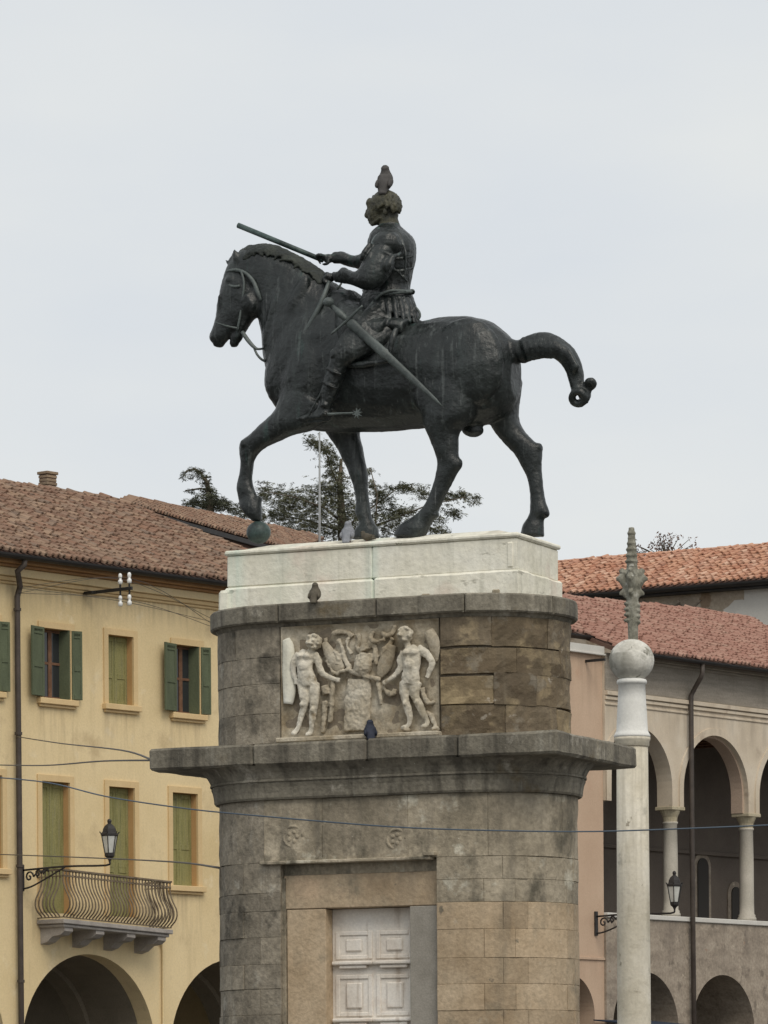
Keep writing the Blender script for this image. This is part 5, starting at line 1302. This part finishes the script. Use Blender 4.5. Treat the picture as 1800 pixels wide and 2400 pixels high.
# ragged edges of the plaster: flakes still hanging on the brick
rf_ = random.Random(4)
for k in range(7):
    cx = ux(1500 + 38 * k, 1420)[0]; cz = ux(1500 + 38 * k, rf_.uniform(1405, 1440))[1]; r = rf_.uniform(.25, .55)
    plate('plaster_flake', [(cx + r * rf_.uniform(.5, 1.2) * math.cos(a), cz + .5 * r * rf_.uniform(.5, 1.2) * math.sin(a)) for a in [2 * math.pi * i / 11 for i in range(11)]], [], -.035, -.002, UF, M_whp if k > 5 else M_brw, th_) if k in (0, 2, 3, 6) else None
bm = bmesh.new(); box(bm, UF, ua, ub, DU * 2, DU * 2 + .4, 0, zEU); put('rear_wall', bm, M_brk, th_)
gutter(th_, UF, ua, ub, EU - .03, zEU - .03, .12)
bm = bmesh.new(); box(bm, UF, ua, ub, EU + .08, -.031, zEU - .20, zEU - .03); put('eave_board', bm, M_gutter, th_)
O = UF @ V((ua, EU, zEU)); e_ = UF.to_3x3() @ V((1, 0, 0)); gv = UF.to_3x3() @ V((0, DU - EU, zRU - zEU)); gl = gv.length; g_ = gv.normalized(); n_ = e_.cross(g_)
bm = bmesh.new(); polyU = [(0, 0), (ub - ua, 0), (ub - ua, gl), (0, gl)]; slab_poly(bm, [O + e_ * x + g_ * y for x, y in polyU], n_, .1)
bb = [bm.verts.new(UF @ V(p)) for p in ((ua, DU, zRU - .02), (ub, DU, zRU - .02), (ub, DU * 2 + .8, zEU), (ua, DU * 2 + .8, zEU))]; bm.faces.new(bb)
uroof = put('roof', bm, M_under, th_)
Xu = UF.to_3x3() @ V((0, 1, 0)); ex = [(UF @ V((ua + .36 * i, DU, zRU + .03)), -Xu, e_, V((0, 0, 1))) for i in range(int((ub - ua) / .36))]
tile_roof(uroof, M_tileU, plane_place(O, e_, g_), inpoly(polyU), int((ub - ua) / .215), int(gl / .33) + 1, .215, .33, 31, ex)
# ------------------------------------------------------------------ marble post with ball and finial
PY = 50.0; pk = PY / F
pp = atY(1488, V0, PY); PP = V((pp.x, pp.y, 0))
pz = lambda v: atY(1488, v, PY).z
M_post = nmat('post_marble', [(.50, .45, .35), (.62, .57, .465), (.70, .655, .56)], 1.6, bump=.3, bscale=26, fine=.08, patch=[((.44, .41, .34), 3.4, .6, .08), ((.30, .27, .21), 7, .67, .04)], streak=[((.36, .32, .24), .6, .55, 6, 1.2), ((.38, .34, .26), .7, .60, 3, 9)])
M_neck = nmat('white_marble', [(.72, .71, .665), (.80, .79, .75)], 3, bump=.2, fine=.06, patch=[((.50, .49, .45), 6, .66, .08)])
M_ball = nmat('ball_marble', [(.46, .44, .385), (.66, .64, .58), (.76, .74, .68)], 2.6, bump=.35, fine=.12, patch=[((.27, .26, .215), 2.6, .52, .08), ((.20, .19, .155), 9, .62, .06)])
M_lich = nmat('lichen_stone', [(.14, .135, .105), (.24, .23, .185), (.34, .33, .275)], 9, bump=.6, bscale=40, fine=.2, patch=[((.42, .41, .36), 10, .6, .08)])
add_stains(M_ball, Matrix.Translation(PP), [(-.5, .02, pz(1535), .5)], (.25, .24, .20), .8, 6, (.35, .55)); add_stains(M_post, Matrix.Translation(PP), [(-.3, .3, pz(1750), 3.0)], (.33, .30, .24), .6, 14, (.45, .65))
tp = thing('marble_post', 'round white marble post topped by a stone ball and carved finial behind the pedestal', 'post', PP)
PM = Matrix.Translation(PP)
bm = bmesh.new(); lathe(bm, PM, [(.46, 0), (.46, .5), (39.5 * pk, .55), (39.5 * pk, pz(2400)), (38.5 * pk, pz(2100)), (37 * pk, pz(1752))], 32); put('shaft', bm, M_post, tp, True)
bm = bmesh.new(); lathe(bm, PM, [(37 * pk, pz(1751.5)), (40 * pk, pz(1749)), (40.5 * pk, pz(1738)), (42.5 * pk, pz(1735)), (42.5 * pk, pz(1729))], 32); put('collar', bm, M_post, tp, True)
bm = bmesh.new(); lathe(bm, PM, [(42 * pk, pz(1728.8)), (43 * pk, pz(1724)), (40 * pk, pz(1719)), (37 * pk, pz(1712)), (36 * pk, pz(1690)), (33 * pk, pz(1640)), (31.5 * pk, pz(1604)), (35 * pk, pz(1603)), (35.5 * pk, pz(1597)), (33.5 * pk, pz(1593)), (24 * pk, pz(1590))], 32); put('neck', bm, M_neck, tp, True)
bm = bmesh.new(); ellipsoid(bm, Matrix.Translation((PP.x, PP.y, pz(1548))), 53 * pk, 53 * pk, 50 * pk, 32, 20); put('ball', bm, M_ball, tp, True)
bm = bmesh.new()
fpt = lambda u, v, d=0: atY(u, v, PY) + V((0, d, 0))
tube(bm, [fpt(1484, 1512), fpt(1483, 1440), fpt(1482, 1380), fpt(1481, 1300), fpt(1480, 1236)], [12 * pk, 13 * pk, 15 * pk, 12 * pk, 7 * pk], 8, 2)
for v in (1415, 1428, 1441, 1454): ellipsoid(bm, Matrix.Translation(fpt(1470, v)), 9 * pk, 12 * pk, 5 * pk, 10, 6); ellipsoid(bm, Matrix.Translation(fpt(1494, v + 4)), 8 * pk, 12 * pk, 7 * pk, 10, 6)
for v, r in ((1250, 10), (1262, 9), (1274, 11), (1288, 13), (1302, 14), (1316, 15)): ellipsoid(bm, Matrix.Translation(fpt(1480, v)), r * pk * 1.1, r * pk * 1.1, 5.4 * pk, 12, 6)
for s, l in ((-1, 0), (1, 0), (-.2, -1), (.2, 1)):
    tube(bm, [fpt(1481, 1392), fpt(1481 + s * 14, 1372, l * .07), fpt(1481 + s * 29, 1352, l * .13), fpt(1481 + s * 32, 1362, l * .14)], [9 * pk, 10 * pk, 9 * pk, 5 * pk], 8, 2)
    tube(bm, [fpt(1481, 1350), fpt(1481 + s * 18, 1344, l * .08), fpt(1481 + s * 27, 1334, l * .12)], [9 * pk, 9 * pk, 6 * pk], 8, 2)
    tube(bm, [fpt(1481 + s * 12, 1400, l * .05), fpt(1481 + s * 22, 1386, l * .1), fpt(1481 + s * 26, 1396, l * .1)], [5 * pk, 7 * pk, 4 * pk], 8, 2)
link('finial', remesh(bm, .011, 1), M_lich, tp)

# ------------------------------------------------------------------ second lamp, awning
wz2 = rx_(1420, 2150)
wall_lamp(RF @ Matrix.Translation((0, .06, 0)), rx_(1400, 2150)[0], rx_(1400, 2148)[1], 2.28, 'black iron lantern hanging before the loggia columns beside the marble post', -.04, .95)
M_awn = nmat('blue_awning', [(.02, .03, .05), (.03, .04, .065)], 3, bump=.1)
a0, az = rx_(1520, 2386, -1.6); a1, _ = rx_(1660, 2400, -1.6)
aw = thing('awning', 'dark blue cloth awning stretched before the loggia ground floor', 'awning', RF @ V((a0, 0, az)))
bm = bmesh.new(); hexa(bm, [RF @ V(p) for p in ((a0, -1.9, az - .22), (a1, -1.9, az - .22), (a1, -.01, az - .03), (a0, -.01, az - .03), (a0, -1.9, az - .19), (a1, -1.9, az - .19), (a1, -.01, az), (a0, -.01, az))]); put('cloth', bm, M_awn, aw)
for x in (a0 + .05, a1 - .05):
    bm = bmesh.new(); tube(bm, [RF @ V((x, -1.85, az - .24)), RF @ V((x, -.02, az - .7))], .02, 6); put('strut', bm, M_iron, aw)

# ------------------------------------------------------------------ cables
M_cab = nmat('cable', [(.075, .10, .13)], bump=0, fine=0, rough=.6)
M_cab2 = nmat('dark_cable', [(.08, .07, .06)], bump=0, fine=0, rough=.6)
def cable(label, pts, r, mat, group='cables strung across the square'):
    P = resample([list(p) for p in pts], 6); bm = bmesh.new(); tube(bm, [V(p) for p in P], r, 6)
    return tag(put('cable', bm, mat, None, True), label, 'cable', group)
sl_end = PF @ V((-HL, -HW + .1, (zt0 + zt1) / 2))
cable('thick blue grey cable sagging right across the front of the pedestal', [atY(u, v, y) for u, v, y in ((-60, 1818, 46), (110, 1834, 44), (250, 1867, 42), (420, 1893, 40.5), (550, 1907, 39.6), (813, 1930, 38.6), (979, 1941, 38.2), (1180, 1947, 38), (1360, 1949, 38), (1526, 1945, 38), (1797, 1934, 38), (1900, 1928, 38))], .007, M_cab)
cable('thin cable rising left from the cornice slab to the yellow house drainpipe', [sl_end, atY(283, 1758, 58), atY(140, 1742, 78), LF @ V((px_, -.1, lx(30, 1727)[1]))], .011, M_cab2)
cable('thin cable sagging left from the cornice slab past the drainpipe', [sl_end, atY(236, 1784, 55), atY(101, 1794, 68), atY(-40, 1792, 80)], .011, M_cab2)
cable('thin dark cable running level to the pedestal shaft above the balcony', [PF @ (stad(PER - .9, LO, dx=LX) + V((0, 0, zf(2026, 560)))), atY(404, 2020, 60), atY(200, 2010, 80), atY(-40, 2001, 92)], .012, M_cab2)
for q, (a, dv) in enumerate(zip(inst, (0, 0, 12, 12))):
    rr0 = lx(500, 1452 + dv + 6 * (q % 2), -.15); l0 = lx(44, 1378 + dv, -.2)
    cable('thin wire along the yellow facade tied to the ' + ('inner lower', 'inner upper', 'outer lower', 'outer upper')[q] + ' white insulator', [LF @ V((l0[0], -.2, l0[1])), a, LF @ V((rr0[0], -.15, rr0[1]))], .006, M_cab2, 'wires on the white insulators')

# ------------------------------------------------------------------ pigeons
def pigeon(u, v, base, ang, k, mat, label, pitch=0.0):
    """base: point under the feet; ang: heading; k: size"""
    t = thing('pigeon', label, 'pigeon', base)
    R0 = Matrix.Translation(base) @ Matrix.Rotation(ang, 4, 'Z') @ Matrix.Scale(k, 4)
    R_ = R0 @ Matrix.Translation((0, 0, .085)) @ Matrix.Rotation(-pitch, 4, 'Y') @ Matrix.Translation((0, 0, -.12))
    bm = bmesh.new()
    body = resample([list(s) for s in ((-.20, .0, .10, .012, .035), (-.13, 0, .115, .03, .05), (-.05, 0, .135, .062, .068), (.03, 0, .155, .075, .074), (.075, 0, .18, .066, .064), (.098, 0, .218, .05, .046), (.108, 0, .246, .042, .038), (.116, 0, .268, .04, .037), (.122, 0, .292, .018, .018))], 3); rings = []
    P = [V(b[:3]) for b in body]
    for i, b in enumerate(body):
        d = (P[min(i + 1, len(P) - 1)] - P[max(i - 1, 0)]).normalized(); n2 = V((-d.z, 0, d.x))
        rings.append([R_ @ (P[i] + V((0, 1, 0)) * b[4] * 1.28 * math.cos(a) + n2 * b[3] * 1.2 * math.sin(a)) for a in [2 * math.pi * j / 12 for j in range(12)]])
    skin(bm, rings)
    for s in (-1, 1): ellipsoid(bm, R_ @ Matrix.Translation((-.04, .078 * s, .15)) @ Matrix.Rotation(.25, 4, 'Y'), .12, .02, .045, 10, 6)
    put('body', bm, mat, t, True)
    bm = bmesh.new(); tube(bm, [R_ @ V((.145, 0, .272)), R_ @ V((.178, 0, .262))], [.011 * k, .003 * k], 6); put('beak', bm, M_iron, t)
    for s in (-1, 1):
        bm = bmesh.new(); tube(bm, [R0 @ V((.0, .03 * s, .07)), R0 @ V((.005, .03 * s, .0)), R0 @ V((.05, .035 * s, .004))], .008 * k, 5); put('leg', bm, M_red, t)
M_red = nmat('bird_leg', [(.25, .08, .07)], bump=0, fine=0)
M_pg1 = nmat('dark_pigeon', [(.055, .052, .05), (.09, .085, .082)], 18, bump=.2); M_pg2 = nmat('grey_pigeon', [(.20, .21, .23), (.28, .29, .32)], 18, bump=.2)
M_pg3 = nmat('brown_pigeon', [(.075, .065, .048), (.12, .105, .08)], 16, bump=.2); M_pg4 = nmat('blue_black_pigeon', [(.018, .022, .035), (.04, .045, .065)], 16, bump=.2)
pigeon(0, 0, H(903, 448, 0), math.radians(75), .84, M_pg1, 'dark grey pigeon perched on the head of the bronze rider', .7)
s1 = fpx(PF, 737, 1406, -RST - .04); pigeon(0, 0, PF @ V((s1[0], -RST - .03, zA1)), math.radians(80), .62, M_pg3, 'brown pigeon seen from behind on the narrow band below the white plinth', .55)
s2 = fpx(PF, 866, 1727, -HW + .12); pigeon(0, 0, PF @ V((s2[0], -HW + .14, zS1)), math.radians(95), .66, M_pg4, 'blue black pigeon standing on the great slab below the relief', .45)
s3 = fpx(PF, 826, 1262, -.25); pigeon(0, 0, PF @ V((s3[0], -.36, zPt + .035)), math.radians(80), .70, M_pg2, 'pale grey pigeon on the white plinth between the bronze legs', .5)
s4 = fpx(PF, 872, 1262, -.25); pigeon(0, 0, PF @ V((s4[0], -.36, zPt + .025)), math.radians(160), .42, M_pg3, 'small crouching brown pigeon on the white plinth beside the hind hoof')

# ------------------------------------------------------------------ trees behind
M_leaf = nmat('cedar_needles', [(.075, .082, .052), (.135, .138, .085), (.20, .195, .12)], 1.3, rough=.8, bump=0, fine=.0, var=.35, rnd='ISL')
M_leaf2 = nmat('dark_needles', [(.06, .068, .045), (.125, .128, .08)], 1.3, rough=.8, bump=0, fine=0, var=.3, rnd='ISL')
M_bark = nmat('bark', [(.085, .07, .052), (.14, .115, .085)], 4, bump=.5)
def leaf(bm, p, s, rr, flat=.6):
    d = V((rr.gauss(0, 1), rr.gauss(0, 1), rr.gauss(0, flat))).normalized(); e = V((rr.gauss(0, 1), rr.gauss(0, 1), rr.gauss(0, flat))).cross(d)
    if e.length < 1e-3: return
    e.normalize(); w_ = s * rr.uniform(.3, .5)
    a = [bm.verts.new(p + d * s * x + e * w_ * y) for x, y in ((-.5, 0), (0, .5), (.5, 0), (0, -.5))]
    bm.faces.new(a)
def cedar(label, cat_, trunk, limbs, pads, Y, seed, leafm, n_per=9.0, base_v=V0):
    rr = random.Random(seed)
    b0 = atY(trunk[-1][0], trunk[-1][1], Y)
    t = thing('cedar_tree', label, cat_, V((b0.x, Y, 0)), None)
    k = Y / F
    bm = bmesh.new()
    P = [atY(u, v, Y) for u, v, r in trunk] + [V((b0.x, Y, 0))]; tube(bm, P, [r * k for _, _, r in trunk] + [trunk[-1][2] * k * 1.25], 8)
    for lb in limbs: tube(bm, [atY(u, v, Y + dy) for u, v, dy in lb], [3.2 * k, 2.4 * k, 1.6 * k, 1.0 * k, .8 * k][:len(lb)], 6)
    put('trunk', bm, M_bark, t, True)
    bm = bmesh.new()
    def needle(p, d, ln, wd):
        sd = d.cross(V((rr.gauss(0, .3), rr.gauss(0, .3), 1)))
        if sd.length < 1e-3: return
        sd.normalize(); q = [p, p + d * ln * .5 + sd * wd, p + d * ln + V((0, 0, -ln * .22)), p + d * ln * .5 - sd * wd]
        bm.faces.new([bm.verts.new(c) for c in q])
    for pts, rad, dz, dens in pads:
        pts = resample([list(p) for p in pts], 4)
        L_ = sum(math.dist(a[:2], b[:2]) for a, b in zip(pts, pts[1:]))
        for _ in range(int(L_ * rad * dens * 3.0)):
            q = rr.random() * (len(pts) - 1); i = min(int(q), len(pts) - 2); f = q - i
            u = pts[i][0] + (pts[i + 1][0] - pts[i][0]) * f; v = pts[i][1] + (pts[i + 1][1] - pts[i][1]) * f; r = rad * (pts[i][2] + (pts[i + 1][2] - pts[i][2]) * f)
            uu = u + rr.gauss(0, r * .75); off = abs(uu - u) / max(r, 1)
            vv = v + rr.gauss(0, r * .2) + off * off * r * .16 + (rr.random() < .3) * rr.uniform(0, r * .55)
            if mnoise.noise(V((uu * .06, vv * .14, seed))) < -.25: continue
            p = atY(uu, vv, Y); p.y += rr.gauss(0, dz * .6)
            az = rr.random() * 6.28
            for _n in range(7):      # one spray: a fan of narrow needle bunches, drooping at the tip
                aa = az + rr.gauss(0, .7); d = V((math.cos(aa), math.sin(aa), rr.gauss(-.12, .22))).normalized()
                needle(p + V((rr.gauss(0, 2.5), rr.gauss(0, 3), rr.gauss(0, 1.2))) * k, d, k * rr.uniform(5, 11), k * rr.uniform(.7, 1.3))
    put('crown', bm, leafm, t)
    return t
cedar('large dark cedar with layered flat boughs rising behind the bronze legs', 'tree',
      [(800, 1075, 3), (796, 1130, 6), (800, 1200, 10), (806, 1260, 14), (810, 1500, 18)],
      [[(803, 1225, 0), (760, 1190, -1), (690, 1165, -2), (620, 1152, -2.5)], [(806, 1240, 0), (850, 1205, 1), (905, 1165, 1), (935, 1142, 1)], [(806, 1250, 0), (900, 1225, 0), (1000, 1185, -1), (1090, 1165, -1.5)],
       [(806, 1245, 0), (720, 1220, 1), (640, 1205, 1.5)], [(812, 1262, 0), (880, 1230, -1), (884, 1160, -1), (868, 1098, -1)], [(800, 1150, 0), (780, 1110, 0), (765, 1065, 0), (728, 1028, 0)]],
      [([(722, 1028, .5), (742, 1034, .8), (762, 1048, 1), (772, 1066, 1)], 15, 1.0, .075), ([(742, 1046, 1), (765, 1052, 1), (790, 1070, .8)], 10, .8, .07), ([(762, 1080, 1), (778, 1085, 1.1), (800, 1092, .7)], 13, 1, .08), ([(768, 1108, 1), (785, 1112, 1.3), (806, 1118, .7)], 14, 1, .085),
       ([(755, 1140, .8), (785, 1135, 1.3), (806, 1150, 1)], 19, 1.2, .085), ([(612, 1153, .5), (650, 1155, .9), (700, 1158, 1.1), (760, 1152, 1.3), (805, 1160, 1.2)], 15, 2, .085), ([(655, 1182, .8), (700, 1180, 1.3), (760, 1178, 1.4), (830, 1180, 1.2)], 17, 2, .08), ([(600, 1204, .7), (650, 1208, 1), (720, 1210, 1.3), (800, 1205, 1.4), (860, 1205, 1)], 18, 2, .08),
       ([(690, 1236, 1), (760, 1238, 1.3), (830, 1236, 1.4), (900, 1232, 1.4), (980, 1228, 1.2)], 21, 2, .075), ([(862, 1094, 1), (866, 1110, 1)], 11, .4, .09), ([(868, 1128, .8), (882, 1150, 1), (888, 1178, 1.1), (892, 1205, 1.2)], 13, .6, .08), ([(896, 1158, .9), (918, 1145, 1), (938, 1138, 1), (960, 1143, .7)], 12, .8, .08), ([(908, 1160, 1), (914, 1178, 1), (918, 1196, 1)], 14, .8, .075),
       ([(978, 1142, 1), (990, 1148, 1.2), (1000, 1160, 1)], 17, .8, .085), ([(965, 1190, 1), (940, 1202, 1.1), (900, 1212, 1)], 17, 1, .075), ([(1030, 1165, .9), (1060, 1160, 1.2), (1090, 1162, 1), (1115, 1168, .5)], 14, 1, .085), ([(1045, 1185, 1), (1058, 1200, .8), (1070, 1204, .5)], 16, 1, .075), ([(1000, 1235, 1), (1025, 1245, 1), (1050, 1250, .6)], 13, 1, .075), ([(1020, 1215, 1), (1040, 1222, .6)], 11, 1, .07)], 150, 3, M_leaf)
cedar('small pointed cedar top with drooping tip above the rear house roof', 'tree',
      [(470, 1108, 2), (485, 1130, 5), (492, 1175, 9), (495, 1500, 14)],
      [[(492, 1150, 0), (470, 1145, .3), (434, 1150, .4)], [(475, 1110, 0), (455, 1098, 0), (436, 1105, 0), (428, 1118, 0)]],
      [([(426, 1122, .5), (436, 1106, .8), (452, 1097, 1), (470, 1104, 1)], 4.5, .5, .06), ([(455, 1112, 1), (440, 1118, .7)], 4, .4, .05), ([(466, 1104, .9), (478, 1116, 1), (484, 1132, 1.2), (488, 1150, 1.5), (496, 1166, 2)], 9, .6, .12), ([(492, 1148, 1), (500, 1150, .6)], 7, .5, .09), ([(440, 1153, .5), (462, 1150, .9)], 4, .4, .05), ([(436, 1180, .5), (470, 1178, 1.1), (500, 1180, 1.6), (545, 1192, 1), (580, 1200, .6)], 13, 1.2, .10), ([(480, 1165, 1), (505, 1172, 1.1), (530, 1182, 1)], 15, 1, .1)], 146, 5, M_leaf2)
# bare tree beyond the orange roof
rr = random.Random(9); BY = 150; kb = BY / F
bt = thing('bare_tree', 'nearly leafless tree top with reddish seed heads showing above the orange roof', 'tree', V((atY(1560, V0, BY).x, BY, 0)))
bm = bmesh.new(); B0 = atY(1562, 1330, BY); tube(bm, [V((B0.x, BY, 0)), B0, atY(1560, 1296, BY)], [.25, .12, .05], 8); tips = []
for k in range(22):
    u, v = rr.uniform(1478, 1632), rr.uniform(1256, 1296)
    if abs(u - 1556) > 40: v = rr.uniform(1264, 1297)
    p = atY(u, v, BY); p.y += rr.uniform(-.8, .8); m_ = B0.lerp(p, .55) + V((0, 0, .12)); tube(bm, [B0, m_, p], [.03, .018, .008], 5); tips.append(p)
put('trunk', bm, M_bark, bt)
M_seed = nmat('seed_heads', [(.13, .075, .06), (.20, .12, .09)], 6, bump=0, fine=0)
bm = bmesh.new()
for p in tips:
    for _ in range(7): leaf(bm, p + V((rr.gauss(0, .09), rr.gauss(0, .1), rr.gauss(0, .07))), .12, rr, 1)
for _ in range(170):
    u, v = rr.gauss(1557, 16), rr.gauss(1281, 11); leaf(bm, atY(u, v, BY), .12, rr, 1)
put('crown', bm, M_seed, bt)
# thin mast beyond the plinth
bm = bmesh.new(); mb = atY(749, V0, 126); tube(bm, [V((mb.x, 126, 0)), atY(749, 1235, 126), atY(749, 1012, 126)], [.05, .035, .022], 8)
tag(put('mast', bm, nmat('mast_metal', [(.30, .31, .31)], bump=0, fine=0, rough=.5), None, True), 'thin grey metal mast standing in front of the large cedar', 'mast')
